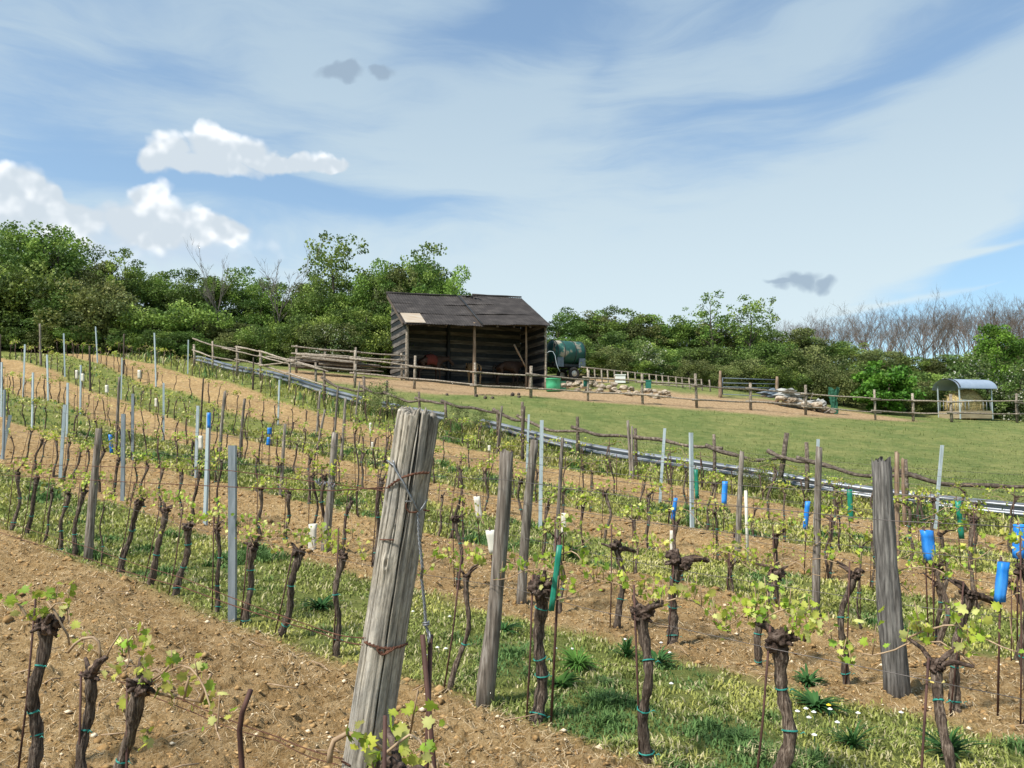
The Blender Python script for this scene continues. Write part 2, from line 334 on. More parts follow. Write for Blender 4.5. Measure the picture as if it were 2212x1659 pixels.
# ------------------------------------------------------------------ ground
def make_ground():
    m, nt, b = newmat('ground_soil_and_turf')
    v = coords(nt, (1,1,1))
    a = nt.nodes.new('ShaderNodeAttribute'); a.attribute_name = 'Mask'; sep = nt.nodes.new('ShaderNodeSeparateColor'); lk(nt, a.outputs['Color'], sep.inputs[0])
    n1 = noise(nt, 9, 8, v, .65); n2 = noise(nt, 60, 6, v, .7); n3 = noise(nt, .55, 5, v); n4 = noise(nt, 1.9, 9, v, .78)
    soil = ramp(nt, n1, [(.28, hexl('745b38')), (.45, hexl('ac8f62')), (.6, hexl('c9ae82')), (.75, hexl('e2cda4'))])
    soil = mixc(nt, .35, soil, ramp(nt, n2, [(.35, hexl('60482a')), (.5, hexl('b8986a')), (.68, hexl('f0dcb4'))]))
    soil = mixc(nt, .55, soil, ramp(nt, n3, [(.35, (.62,.56,.52)), (.65, (1.12,1.08,1.0))]), 'MULTIPLY')
    turf = ramp(nt, n4, [(.34, (.09,.125,.035)), (.47, (.2,.22,.06)), (.58, (.32,.31,.09)), (.68, (.4,.36,.15))])
    turf = mixc(nt, .45, turf, ramp(nt, n2, [(.35, (.06,.1,.025)), (.52, (.2,.24,.06)), (.68, (.38,.35,.15))]))
    pad = ramp(nt, n4, [(.36, (.09,.13,.035)), (.5, (.19,.22,.07)), (.62, (.33,.32,.12))])
    pad = mixc(nt, .5, pad, ramp(nt, n3, [(.38, (.12,.18,.05)), (.62, (.27,.27,.095))]))
    earth = ramp(nt, n1, [(.3, hexl('836a48')), (.5, hexl('ae9270')), (.7, hexl('ccb490'))])
    c = mixc(nt, sep.outputs[2], turf, pad); c = mixc(nt, sep.outputs[0], c, soil); c = mixc(nt, sep.outputs[1], c, earth)
    lk(nt, c, b.inputs['Base Color']); b.inputs['Roughness'].default_value = .95; b.inputs['Specular IOR Level'].default_value = .1
    ad = nt.nodes.new('ShaderNodeMath'); ad.operation = 'ADD'; lk(nt, n1, ad.inputs[0]); 
    mu = nt.nodes.new('ShaderNodeMath'); mu.operation = 'MULTIPLY'; mu.inputs[1].default_value = .5; lk(nt, n2, mu.inputs[0]); lk(nt, mu.outputs[0], ad.inputs[1])
    bump(nt, b, ad.outputs[0], 1.0, .09)
    # polar grid, dense in front of the camera
    th = np.concatenate([np.linspace(-38, 38, 420), np.linspace(38.5, 60, 50), np.linspace(64, 296, 59), np.linspace(300, 321.5, 50)])*PI/180
    rr = np.concatenate([[.02, .6, 1.0], np.exp(np.linspace(math.log(1.3), math.log(70), 1150)), np.exp(np.linspace(math.log(72), math.log(700), 40))])
    A, Rr = np.meshgrid(th, rr); X = Rr*np.sin(A); Y = Rr*np.cos(A)
    Z = hz(X.ravel(), Y.ravel()).reshape(X.shape)
    far = sstep(110, 200, np.hypot(X, Y)); Z = np.where(np.hypot(X,Y) > 105, Z*(1-far)+(5+.01*Y)*far, Z)
    s, e = masks(X, Y)
    rough = (fbm(X*5, Y*5, 4, 21)-.47)*.1 + (fbm(X*16, Y*16, 3, 22)-.44)*.07 + np.clip(fbm(X*9, Y*9, 2, 25)-.5, 0, 1)*.2 + np.abs(fbm(X*24, Y*24, 2, 27)-.38)*.12
    Z = Z + s*rough*np.clip(1.3-np.hypot(X,Y)/45, .35, 1) + (1-s)*(fbm(X*3, Y*3, 3, 31)-.47)*.05
    c0 = NX*X + NY*Y
    P = np.stack([X, Y, Z], -1).reshape(-1,3); nr, nc = X.shape
    i = np.arange(nr-1)[:,None]*nc; j = np.arange(nc)[None]; j2 = (j+1) % nc
    Fc = np.stack([i+j, i+j2, i+nc+j2, i+nc+j], -1).reshape(-1,4)[:, ::-1]
    me = arr_mesh('ground', P, Fc, 4, m, smooth=True)
    at_ = me.color_attributes.new('Mask', 'FLOAT_COLOR', 'POINT'); c4 = np.ones((len(P),4), np.float32)
    c4[:,0] = s.ravel(); c4[:,1] = e.ravel(); c4[:,2] = sstep(18.2, 19.5, c0).ravel(); at_.data.foreach_set('color', c4.ravel())
    structure(link('ground', me))
make_ground()

def soilz(X, Y):
    s, e = masks(X, Y)
    rough = (fbm(X*5, Y*5, 4, 21)-.47)*.1 + (fbm(X*16, Y*16, 3, 22)-.44)*.07 + np.clip(fbm(X*9, Y*9, 2, 25)-.5, 0, 1)*.2 + np.abs(fbm(X*24, Y*24, 2, 27)-.38)*.12
    return hz(X, Y) + s*rough*np.clip(1.3-np.hypot(X,Y)/45, .35, 1) + (1-s)*(fbm(X*3, Y*3, 3, 31)-.47)*.05, s, e
def fan(n, r0, r1, deg=37, p=0.):
    deg = 44; a = RNG.uniform(-deg, deg, n)*PI/180
    if p == 0: r = np.exp(RNG.uniform(math.log(r0), math.log(r1), n))
    else: r = (RNG.uniform(0,1,n)*(r1**p-r0**p)+r0**p)**(1/p)
    return r*np.sin(a), r*np.cos(a), r

def make_grass():
    Vs=[];Fs=[];Cs=[];base=0
    for (n, r0, r1, p, hh) in ((600000, 2.4, 26, 0.3, .045), (72000, 16, 48, 1.0, .05)):
        X, Y, r = fan(n, r0, r1, 37, p); Z, s, e = soilz(X, Y); c = NX*X+NY*Y
        t1 = fbm(X*1.7, Y*1.7, 3, 41); t2 = fbm(X*.7, Y*.7, 3, 43); t3 = fbm(X*6, Y*6, 2, 47)
        keep = (s < .5*RNG.uniform(.2,1.6,n)) & (e < .4) & ((c < 19) | (RNG.uniform(0,1,n) < .8)) & (t3 + .3*RNG.uniform(0,1,n) > .44)
        X, Y, Z, r, t1, t2, t3, c = [q[keep] for q in (X, Y, Z, r, t1, t2, t3, c)]; n = len(X)
        dark = sstep(.5, .62, t1) ; straw = (RNG.uniform(0,1,n) < .18+.25*sstep(.5,.62,t2))*(1-dark)
        g0 = np.array([.25,.285,.075]); g1 = np.array([.12,.21,.065]); g2 = np.array([.5,.45,.25]); g3 = np.array([.42,.41,.11])
        col = g0*(1-dark[:,None]) + g1*dark[:,None]; ye = (sstep(.36,.5,t2)*(1-dark))[:,None]*.85; col = col*(1-ye)+g3*ye
        col = np.where(straw[:,None] > 0, g2, col); col = col*RNG.uniform(.65,1.35,(n,1))
        pk = (c > 18.4)
        col = np.where(pk[:,None], col*.15+np.array([.2,.24,.075])*.85*RNG.uniform(.8,1.2,(n,1)), col)
        H = hh*(.45+.9*RNG.uniform(0,1,n)+1.5*dark*sstep(.35,.6,t3))*np.clip(r/9,.75,2.0); H = np.where(pk, H*.5, H); H = np.where((c>16.6)&(c<18.6), H*2.2, H)
        Wd = (.0042+.0028*RNG.uniform(0,1,n))*np.clip(r/6, .8, 6)*np.where(pk, .35, 1)
        a = RNG.uniform(0,2*PI,n); lean = RNG.uniform(.2,1.1,n)
        D = np.stack([np.cos(a),np.sin(a),0*a],1); S = np.stack([-np.sin(a),np.cos(a),0*a],1)
        B = np.stack([X,Y,Z-.006],1)
        v0 = B - S*Wd[:,None]; v1 = B + S*Wd[:,None]
        mid = B + D*(H*lean*.35)[:,None] + np.array([0,0,1])*(H*.62)[:,None]
        v2 = mid + S*(Wd*.8)[:,None]; v3 = mid - S*(Wd*.8)[:,None]
        tip = B + D*(H*lean)[:,None] + np.array([0,0,1])*(H*(1-.25*lean))[:,None]
        V = np.stack([v0,v1,v2,v3,tip+S*(Wd*.15)[:,None],tip-S*(Wd*.15)[:,None]],1).reshape(-1,3)
        q = np.arange(n)[:,None]*6+base
        Fc = np.concatenate([q+np.array([[0,1,2,3]]), q+np.array([[3,2,4,5]])])
        Vs.append(V); Fs.append(Fc); Cs.append(np.repeat(col,6,0)); base += n*6
    me = arr_mesh('grass', np.concatenate(Vs), np.concatenate(Fs), 4, M['grass'], np.concatenate(Cs))
    tag(link('grass', me), 'yellow and dark green grass growing in strips between the vine rows', 'grass', kind='stuff')
make_grass()

def make_litter():
    # clods and small stones lying on the tilled soil
    m = matvar('soil_clods', [hexl('6e5434'), hexl('9c7d52'), hexl('c0a071')], 14, (1,1,1), .95, .6, .01)
    n = 60000; X, Y, r = fan(n, 2.2, 22, 37, .5); Z, s, e = soilz(X, Y); k = s > .6; X, Y, Z, r = X[k], Y[k], Z[k], r[k]; n = len(X)
    ico = np.array([(1,0,0),(-1,0,0),(0,1,0),(0,-1,0),(0,0,1),(0,0,-1)], float); fc = np.array([(0,2,4),(2,1,4),(1,3,4),(3,0,4),(2,0,5),(1,2,5),(3,1,5),(0,3,5)])
    sz = np.exp(RNG.normal(math.log(.008), .5, n)); sz = np.where(RNG.uniform(0,1,n) < .012, sz*2.6, sz); sz = np.clip(sz, .003, .038)*np.clip(r/7,.8,1.6)
    V = np.stack([X,Y,Z+sz*.1],1)[:,None,:] + ico[None]*sz[:,None,None]*RNG.uniform(.4,1.7,(n,6,1))*np.array([1.2,1,.6]) + RNG.normal(0,.25,(n,6,3))*sz[:,None,None]
    Fc = (np.arange(n)[:,None,None]*6 + fc[None]).reshape(-1,3)
    tag(link('soil_clods', arr_mesh('soil_clods', V.reshape(-1,3), Fc, 3, m)), 'loose brown clods scattered over the tilled soil strips', 'soil', kind='stuff')
    m2 = matvar('pale_pebbles', [hexl('c8b08c'), hexl('e6d7bc')], 9, (1,1,1), .8, .1, .004)
    n = 2600; X, Y, r = fan(n, 2.2, 16, 37, .6); Z, s, e = soilz(X, Y); k = (s > .6); X, Y, Z = X[k], Y[k], Z[k]; n = len(X); sz = np.clip(np.exp(RNG.normal(math.log(.009), .5, n)),.004,.028)
    V = np.stack([X,Y,Z+sz*.4],1)[:,None,:] + ico[None]*sz[:,None,None]*RNG.uniform(.6,1.3,(n,6,1))*np.array([1,1,.6])
    tag(link('pebbles', arr_mesh('pebbles', V.reshape(-1,3), (np.arange(n)[:,None,None]*6+fc[None]).reshape(-1,3), 3, m2)), 'small pale pebbles scattered over the tilled soil', 'pebbles', kind='stuff')
    # straw and dry grass
    n = 75000; X, Y, r = fan(n, 2.2, 26, 37, .5); Z, s, e = soilz(X, Y); k = (s > .45) & (fbm(X*2.2,Y*2.2,3,71)+.22*RNG.uniform(0,1,n) > .5); X, Y, Z, r = X[k], Y[k], Z[k], r[k]; n = len(X)
    L = RNG.uniform(.025,.11,n); w = .0016*np.clip(r/5,.8,4); a = RNG.uniform(0,2*PI,n); b = a+RNG.normal(0,.7,n)
    p0 = np.stack([X,Y,Z+.006],1); d1 = np.stack([np.cos(a),np.sin(a),RNG.uniform(-.05,.5,n)],1)*(L*.5)[:,None]; d2 = np.stack([np.cos(b),np.sin(b),RNG.uniform(-.7,.1,n)],1)*(L*.5)[:,None]
    S = np.stack([-np.sin(a),np.cos(a),0*a],1)*w[:,None]
    V = np.stack([p0-S,p0+S,p0+d1+S,p0+d1-S,p0+d1+d2+S*.5,p0+d1+d2-S*.5],1).reshape(-1,3); q = np.arange(n)[:,None]*6
    col = np.array([.68,.54,.34])*RNG.uniform(.55,1.3,(n,1))
    tag(link('straw', arr_mesh('straw', V, np.concatenate([q+np.array([[0,1,2,3]]), q+np.array([[3,2,4,5]])]), 4, M['grass'], np.repeat(col,6,0))), 'dry straw and dead grass lying on the tilled soil', 'straw', kind='stuff')
make_litter()
# ------------------------------------------------------------------ vineyard
TILES = dict(t1=(0,1200,2.212), t2=(0,1800,2.212), t3=(0,2274,2.212), t4=(800,1300,2.765), t5=(800,1700,2.212), t6=(900,2274,2.212),
             u1=(1480,1100,2.633), u2=(1600,1600,2.212), u3=(1800,2274,2.212), u4=(2500,1700,2.765), u5=(2600,2200,2.212), u6=(3232,1700,2.765),
             u7=(3032,2274,2.212), u8=(2100,1250,2.212), v1=(3032,1150,2.212), v4=(1350,1560,2.212), s=(0,0,1))
def T(t, x, y):
    a, b, k = TILES[t]; q = 2212/4032; return (a+x/k)*q, (b+y/k)*q
LEAFG = np.array([[.36,.47,.05],[.46,.52,.07],[.27,.4,.05],[.52,.52,.11],[.6,.6,.2]])
def leafcols(n, rng): return LEAFG[rng.integers(0, len(LEAFG), n)]*rng.uniform(.75,1.2,(n,1))
ORD = ['', 'first','second','third','fourth','fifth','sixth','seventh','eighth','ninth','tenth','eleventh','twelfth','thirteenth','fourteenth','fifteenth','sixteenth','seventeenth','eighteenth','nineteenth','twentieth','twenty-first','twenty-second','twenty-third','twenty-fourth','twenty-fifth','twenty-sixth','twenty-seventh','twenty-eighth','twenty-ninth','thirtieth']
ROWNAME = dict(A='nearest row', B='second row', C='third row', D='fourth row', E='fifth row', F='sixth row', G='seventh row', H='farthest row')
VINES = []; POSTS = []
def spline(a, b, n, wob, rnd, bow=None):
    a = Vector(a); b = Vector(b); L = (b-a).length; pts = []; p1, p2 = rnd.uniform(0,6.28), rnd.uniform(0,6.28)
    bow = bow or Vector((rnd.uniform(-1,1), rnd.uniform(-1,1), 0))
    for i in range(n+1):
        t = i/n; w = math.sin(PI*t)
        pts.append(a.lerp(b, t) + bow*(wob*L*w) + Vector((math.sin(7*t+p1)*wob*L*.35*w, math.sin(9*t+p2)*wob*L*.3*w, 0)))
    return pts
def make_vine(base, head, r, seed, lod=0, leafy=1., canes=2, arm=None, ties=None, rod=True, short=False, name='grape_vine', tape=False, big=.95, wob=.085, shoots=None):
    rnd = random.Random(seed); rng = np.random.default_rng(seed)
    root = bpy.data.objects.new(name, None); COL.objects.link(root); root.location = base; root.empty_display_size = .1
    r *= .82; hd = Vector(head) - Vector(base); n = (26, 10, 6)[lod]; seg = (14, 8, 5)[lod]
    a0 = Vector((0,0,-.06)); pts = spline(a0, hd, n, wob, rnd)
    rad = [r*(1.18-.35*min(1, i/n*2.2) + .12*math.sin(i*1.7+seed) + (.28*max(0, (i/n-.8)/.2))) for i in range(n+1)]
    mb = MB().tube(pts, rad, seg, (.22,.2,.15)[lod], seed)
    mb.build('trunk', M['bark' if lod < 2 else 'farbark'], root)
    hb = MB()
    k = 5 if lod == 0 else 3 if lod == 1 else 2
    hr = r*1.05*(1+(big-1)*.7)
    for i in range(k+(3 if lod == 0 else 0)):
        d = Vector((rnd.uniform(-1,1), rnd.uniform(-1,1), rnd.uniform(-.7,.9)))
        hb.blob(hd + d*hr*(.95 if k > 2 else .4), hr*rnd.uniform(.38,.85), seed*7+i, .6, (3,2,1)[lod], (rnd.uniform(.8,1.3),1,rnd.uniform(.7,1.1)))
    for i in range((9, 4, 1)[lod]):
        d = Vector((rnd.uniform(-1,1), rnd.uniform(-1,1), rnd.uniform(-.3,1))).normalized(); p = hd+d*hr*.6; q = p+d*hr*rnd.uniform(.7,1.5)
        hb.tube([p, p.lerp(q,.5)+Vector((rnd.uniform(-.005,.005),0,.004)), q], [r*.42, r*.32, r*.24], 6, .3, i)
    tips = []
    arms = [arm] if arm else []
    narm = (3, 2, 1)[lod] - len(arms)
    for i in range(max(0, narm)):
        s = rnd.choice((-1,1)); arms.append(RU*s*rnd.uniform(.05,.13) + Vector((rnd.uniform(-.03,.03), rnd.uniform(-.03,.03), rnd.uniform(.02,.09))))
    for i, av in enumerate(arms):
        e = hd + Vector(av); m = hd.lerp(e, .5) + Vector((0,0,rnd.uniform(0,.03)))
        big_a = 1 if (arm and i == 0) else .6
        hb.tube([hd, m, e], [r*.9*big_a, r*.75*big_a, r*.5*big_a], (10,7,5)[lod], .25, seed+i)
        if lod == 0: hb.blob(e, r*.55*big_a, seed+50+i, .4, 2)
        tips.append(e)
    if not arms: tips = [hd]
    hb.build('head', M['barkdark'], root)
    LP = []; 
    for i in range(canes):
        s = 1 if i % 2 == 0 else -1
        st = tips[i % len(tips)]; L = rnd.uniform(.25,.5) if not short else rnd.uniform(.12,.2)
        rise = rnd.uniform(.03,.12); drop = rnd.uniform(-.03,.14)
        cp = []; m_ = (10, 6, 4)[lod]
        for q in range(m_+1):
            t = q/m_; cp.append(st + RU*(s*L*t) + Vector((0,0,rise*math.sin(PI*min(1,t*1.3)) - drop*t*t)) + Vector((0,0,1))*rnd.uniform(-.006,.006) + Vector((-RU.y,RU.x,0))*(.05*math.sin(3*t+i)))
        MB().tube(cp, [(.004,.005,.007)[lod]*(1-.35*q/m_) for q in range(m_+1)], (6,4,3)[lod]).build('cane', M['cane'], root)
        nd = int((5,4,3)[lod]*leafy*(.5 if short else 1)+.5)
        for q in range(nd):
            p = cp[min(m_, int((q+.7)/nd*m_))]; LP.append((p, .035+.055*rnd.random()))
    for i in range(int(4*leafy+.5)): LP.append((tips[i % len(tips)] + Vector((rnd.uniform(-.05,.05), rnd.uniform(-.05,.05), rnd.uniform(-.02,.06))), .05))
    for p, d in (shoots or []): LP.append((Vector(p)-Vector(base), d))
    if LP:
        P = []; S = []; st = MB()
        for p, d in LP:
            nn = max(2, int((8, 5.5, 3.2)[lod]*rnd.uniform(.6,1.3))); tip = Vector((rnd.uniform(-.3,.3)*d, rnd.uniform(-.3,.3)*d, d*1.4))
            if lod == 0: MB().tube([p, p+tip*.5, p+tip], [.0028,.0022,.0015], 4).build('shoot', M['cane'], root)
            for q in range(nn):
                t = rnd.random(); P.append(p + tip*t + Vector((rnd.gauss(0,d*.35), rnd.gauss(0,d*.35), rnd.gauss(0,d*.3)))); S.append(((.034,.04,.058)[lod])*rnd.uniform(.45,1.25))
        
        shape = (LOBE, PENT, DIAM)[lod]
        V, Fc, C = leaves(np.array([tuple(p) for p in P]), np.array(S), leafcols(len(P), rng), shape, rng=rng, droop=.7)
        if lod == 0:       # fan triangulate lobed leaf around its middle
            k_ = len(shape); nL = len(P); cen = V.reshape(nL,k_,3)[:, [0,5,11,8]].mean(1); V2 = np.concatenate([V, cen]); C2 = np.concatenate([C, C[::k_]*1.15])
            i0 = np.arange(nL)[:,None]*k_; j = np.arange(k_)[None]; Fc = np.stack([i0+j, i0+(j+1)%k_, np.broadcast_to(nL*k_+np.arange(nL)[:,None], (nL,k_))], -1).reshape(-1,3)
            me = arr_mesh('leaves', V2, Fc, 3, M['vleaf'], C2, smooth=False)
        else: me = arr_mesh('leaves', V, Fc, len(shape), M['vleaf'], C)
        link('leaves', me, root)
    if lod == 2 and rod and seed % 2: MB().tube([Vector((.03,0,-.05)), Vector((.04,0,hd.z*1.25))], .008, 4).build('stake', M['rod'], root)
    if lod < 2:
        nt_ = ties if ties is not None else rnd.choice((1,2,3))
        for i in range(nt_):
            t = (i+.6)/(nt_+.3)*rnd.uniform(.85,1.1); t = min(.95, t); idx = int(t*n); ax = (pts[min(n,idx+1)]-pts[idx-1]).normalized() + Vector((rnd.uniform(-.2,.2), rnd.uniform(-.2,.2), 0))
            tb = MB().ring(pts[idx], rad[idx]*1.17, .0019 if lod == 0 else .0024, ax.normalized(), 12, 4, .05, seed+i, 2.1, .003)
            e = pts[idx] + Vector((rad[idx]*1.2, -rad[idx], 0)); tb.tube([e, e+Vector((.012,-.006,.01)), e+Vector((.026,-.004,-.004))], [.0022,.002,.001], 4)
            tb.build('tie', M['tie'], root)
        if tape: MB().ring(hd-Vector((0,0,.05)), r*1.25, .006, Vector((0,0,1)), 12, 4, .05).build('tie', M['tape'], root)
        if rod:
            o = Vector((-r*1.5, -r*.6, 0)); MB().tube([o+Vector((0,0,-.05)), o*.9+hd*.5, o+hd+Vector((0,0,rnd.uniform(.02,.22)))], .0052, 6).build('stake', M['rod'], root)
    VINES.append(root); root['_lean'] = math.hypot(hd.x, hd.y)/max(hd.z,.1); root['_r'] = r; root['_leafy'] = leafy
    return root
def vine(row, tb, xb, th, xh, yh, r=.026, yb=None, **k):
    """row letter, base column pixel, head pixel"""
    xB = T(tb, xb, 0)[0]; xH, yH = T(th, xh, yh); P = place(ROWC[row], xB); Hh = at(xH, yH, P.y)
    lod = 0 if P.y < 8.5 else 1 if P.y < 17 else 2
    v = make_vine(P, Hh, r, int(xB*7+ord(row)), lod, **k); v['_row'] = row; return v
# nearest row (feet below the frame)
a1 = vine('A','t3',250,'t3',400,430, .034, ties=4, leafy=.6, canes=1, big=1.3, arm=(-.01,0,.06))
a2 = vine('A','t3',755,'t3',790,870, .026, ties=3, leafy=.5, canes=1, short=True, arm=(.055,.0,.075), big=1.0)
a3 = vine('A','t3',1190,'t3',1215,960, .03, ties=2, leafy=.5, canes=1, big=1.3)
a4 = vine('A','t6',1420,'t6',1500,1760, .03, ties=2, leafy=.4, canes=1, big=1.2)
# second row
for xb, yb_, xh, yh, r in [(95,640,150,150,.03),(225,720,320,190,.032),(370,770,450,300,.018),(530,770,600,330,.027),(665,880,730,300,.03),(1050,1040,1210,410,.036),(1290,1150,1440,480,.036),(1510,1235,1640,610,.036),(1880,1360,1890,640,.022),(2150,1450,2190,800,.0)]:
    if r: vine('B','t2',xb,'t2',xh,yh, r, leafy=.75, wob=.055)
vine('B','t2',890,'t2',905,440,.010,canes=1,short=True,rod=False,leafy=.6)
vine('B','t6',150,'t5',440,1010,.033,leafy=.7,ties=3,wob=.07); vine('B','t6',440,'t5',840,1060,.034,leafy=.8); vine('B','t6',950,'t5',1220,1090,.026,leafy=.9)
vine('B','t6',1895,'u2',520,1490,.019,leafy=1.4,short=False); vine('B','u3',680,'u3',740,90,.041,leafy=.7,ties=4,big=1.3); vine('B','u3',1660,'u3',1610,330,.032,leafy=1.5,big=1.35,ties=3,arm=(.09,0,.06))
vine('B','u5',880,'u5',1040,740,.036,leafy=2.,big=1.4,ties=3); vine('B','u7',1300,'u7',1440,780,.025,leafy=.8,tape=True,ties=3)
# third row
for xb, xh, yh, r in [(180,270,1110,.024),(290,370,1180,.03),(370,395,1200,.02),(460,490,1190,.026),(560,605,1210,.028),(650,700,1285,.028),(740,770,1280,.02),(880,905,1280,.028)]: vine('C','t1',xb,'t1',xh,yh,r,wob=.09)
for xb, xh, yh, r in [(990,1040,20,.028),(1125,1175,50,.02),(1260,1290,80,.024),(1395,1420,100,.024),(1590,1585,150,.026),(1690,1740,130,.028),(1880,1930,40,.02)]: vine('C','t2',xb,'t2',xh,yh,r,wob=.08)
for xb, xh, yh, r in [(490,500,510,.03),(725,750,540,.03),(935,945,400,.022),(1060,1060,400,.028),(1225,1290,620,.028),(1500,1560,430,.034)]: vine('C','t5',xb,'t5',xh,yh,r)
vine('C','u2',450,'u2',425,990,.026,big=1.7,leafy=.5,ties=2); vine('C','u3',1370,'u2',1830,1240,.033,big=1.5,leafy=.6,arm=(.15,0,-.02),ties=1)
vine('C','u3',1885,'u4',500,1420,.046,big=1.9,leafy=.5,ties=3,arm=(.2,-.02,.02)); vine('C','u5',850,'u5',1010,140,.03,big=1.6,leafy=.4,ties=3)
vine('C','u5',1640,'u5',1690,150,.028,big=1.2,leafy=.6,ties=2,arm=(.06,0,.03)); vine('C','u7',1600,'u7',1740,150,.036,leafy=.6,ties=3,arm=(.16,0,-.05),big=1.1)
vine('C','u6',2200,'u6',2240,1500,.03,big=1.5,leafy=1)
# fourth row
vine('D','u2',260,'u2',310,800,.024,leafy=.4,ties=0); vine('D','u2',360,'u2',470,560,.026,leafy=.5); vine('D','u2',500,'u2',500,840,.018,leafy=.4)
vine('D','u2',1190,'u2',1230,890,.022,big=1.3,leafy=.5,arm=(.02,0,.13)); vine('D','u2',1550,'u2',1540,890,.02,leafy=1.3); vine('D','u5',625,'u5',620,60,.018,leafy=1.6)
vine('D','u4',520,'u4',440,1010,.028,leafy=.4,big=1.2); vine('D','u4',1570,'u4',1540,1140,.03,leafy=1.6); vine('D','u4',1020,'u4',1040,1450,.018,leafy=1.5)
vine('D','u6',1260,'u6',1250,1480,.03,leafy=1.4,big=1.2,arm=(-.1,0,.05)); vine('D','u6',440,'u6',440,1270,.012,leafy=1.2); vine('D','u7',1430,'u7',1460,60,.022,leafy=.8,ties=2)
vine('D','t4',1690,'t4',1650,1130,.018); vine('D','t4',2010,'t4',2010,1180,.02)
# fifth row and beyond, right-hand part
for row, t, xb, xh, yh, r in [('E','u4',875,870,890,.022),('E','u4',1070,1110,1130,.03),('E','u6',90,140,960,.022),('E','u6',550,570,1090,.018),('E','u6',1715,1690,960,.026),('E','u4',2090,2150,980,.026),('E','u6',1320,1310,1130,.026),
                              ('F','u4',780,860,580,.026),('F','u4',40,110,540,.024),('F','u4',370,410,400,.018),('F','u4',1300,1310,850,.016),('F','u4',1630,1640,680,.02),('F','u6',215,180,780,.02),('F','u2',1480,1540,550,.022),('F','u2',1600,1620,590,.018),
                              ('G','u6',1080,1080,760,.028),('G','u6',1200,1220,740,.03),('G','u4',1450,1540,420,.03),('G','u6',1640,1700,800,.026),('G','u6',2080,2130,720,.026)]: vine(row,t,xb,t,xh,yh,r,big=1.3)

# posts -------------------------------------------------------------
def wood_post(P, top, r0_, seed, mat='wood', n=12, name='wooden_post', cracks=True):
    r = r0_*.7; rnd = random.Random(seed); d = Vector(top)-Vector(P); k = 9
    rnd2 = random.Random(seed+1); b = Vector((rnd2.uniform(-1,1), rnd2.uniform(-1,1), 0))*.018
    pts = [d*(i/k) + b*math.sin(PI*i/k) - Vector((0,0,.12 if i == 0 else 0)) for i in range(k+1)]
    rad = [r*(1.24-.36*i/k)*rnd.uniform(.94,1.06) for i in range(k+1)]
    mb = MB().tube(pts, rad, n, .09, seed); 
    if n == 40:
        for i in range(k+1):
            c = pts[i]
            for j in range(n):
                v = mb.v[i*n+j]; g_ = .32*math.exp(-((j-22-i*.35)/1.6)**2)*(.3+.7*i/k) + .16*math.exp(-((j-30+i*.2)/1.2)**2) + .14*math.exp(-((j-10)/1.2)**2)
                mb.v[i*n+j] = c + (v-c)*(1-g_)
    for q in range(1, n+1): mb.v[-q] = mb.v[-q] + Vector((0,0,rnd.uniform(-.03,.02) - (.05 if n == 40 and 18 < q < 24 else 0)))
    return mb.build(name, M[mat], None, loc=P)
def steel_post(P, top, w, mat='galv', seed=0):
    d = Vector(top)-Vector(P); prof = [(-.5,-.35),(-.5,.35),(-.3,.35),(-.3,.27),(-.42,.27),(-.42,-.27),(.42,-.27),(.42,.27),(.3,.27),(.3,.35),(.5,.35),(.5,-.35)]
    rnd = random.Random(seed); a = rnd.uniform(-.5,.5); mb = MB(); n = len(prof); K = 4
    for i in range(K):
        c = d*(i/(K-1)) - Vector((0,0,.1 if i == 0 else 0))
        for x, y in prof: mb.v.append(c + Vector((w*(x*math.cos(a)-y*math.sin(a)), w*(x*math.sin(a)+y*math.cos(a)), 0)))
    for i in range(K-1):
        for j in range(n): mb.f.append((i*n+j, i*n+(j+1)%n, (i+1)*n+(j+1)%n, (i+1)*n+j))
    e = (K-1)*n
    for q in ((0,1,4,5),(1,2,3,4),(0,5,6,11),(6,7,10,11),(7,8,9,10)): mb.f.append(tuple(e+j for j in q))
    return mb.build('steel_post', M[mat], None, smooth=False, loc=P)
def post(row, kind, t, xb, tt, xt, yt, w):
    xB = T(t, xb, 0)[0]; xT, yT = T(tt, xt, yt); P = place(ROWC[row], xB); top = at(xT, yT, P.y); s = int(xB*3)+ord(row)
    o = steel_post(P, top, w, 'galvdull' if kind == 'D' else 'galv', s) if kind in 'MD' else wood_post(P, top, w, s, 'splitwood' if kind == 'S' else 'wooddark' if kind == 'K' else 'postlight' if kind == 'L' else 'wood', 40 if kind == 'S' else 20 if P.y < 9 else 10)
    o['_row'] = row; o['_kind'] = kind; POSTS.append(o); return o
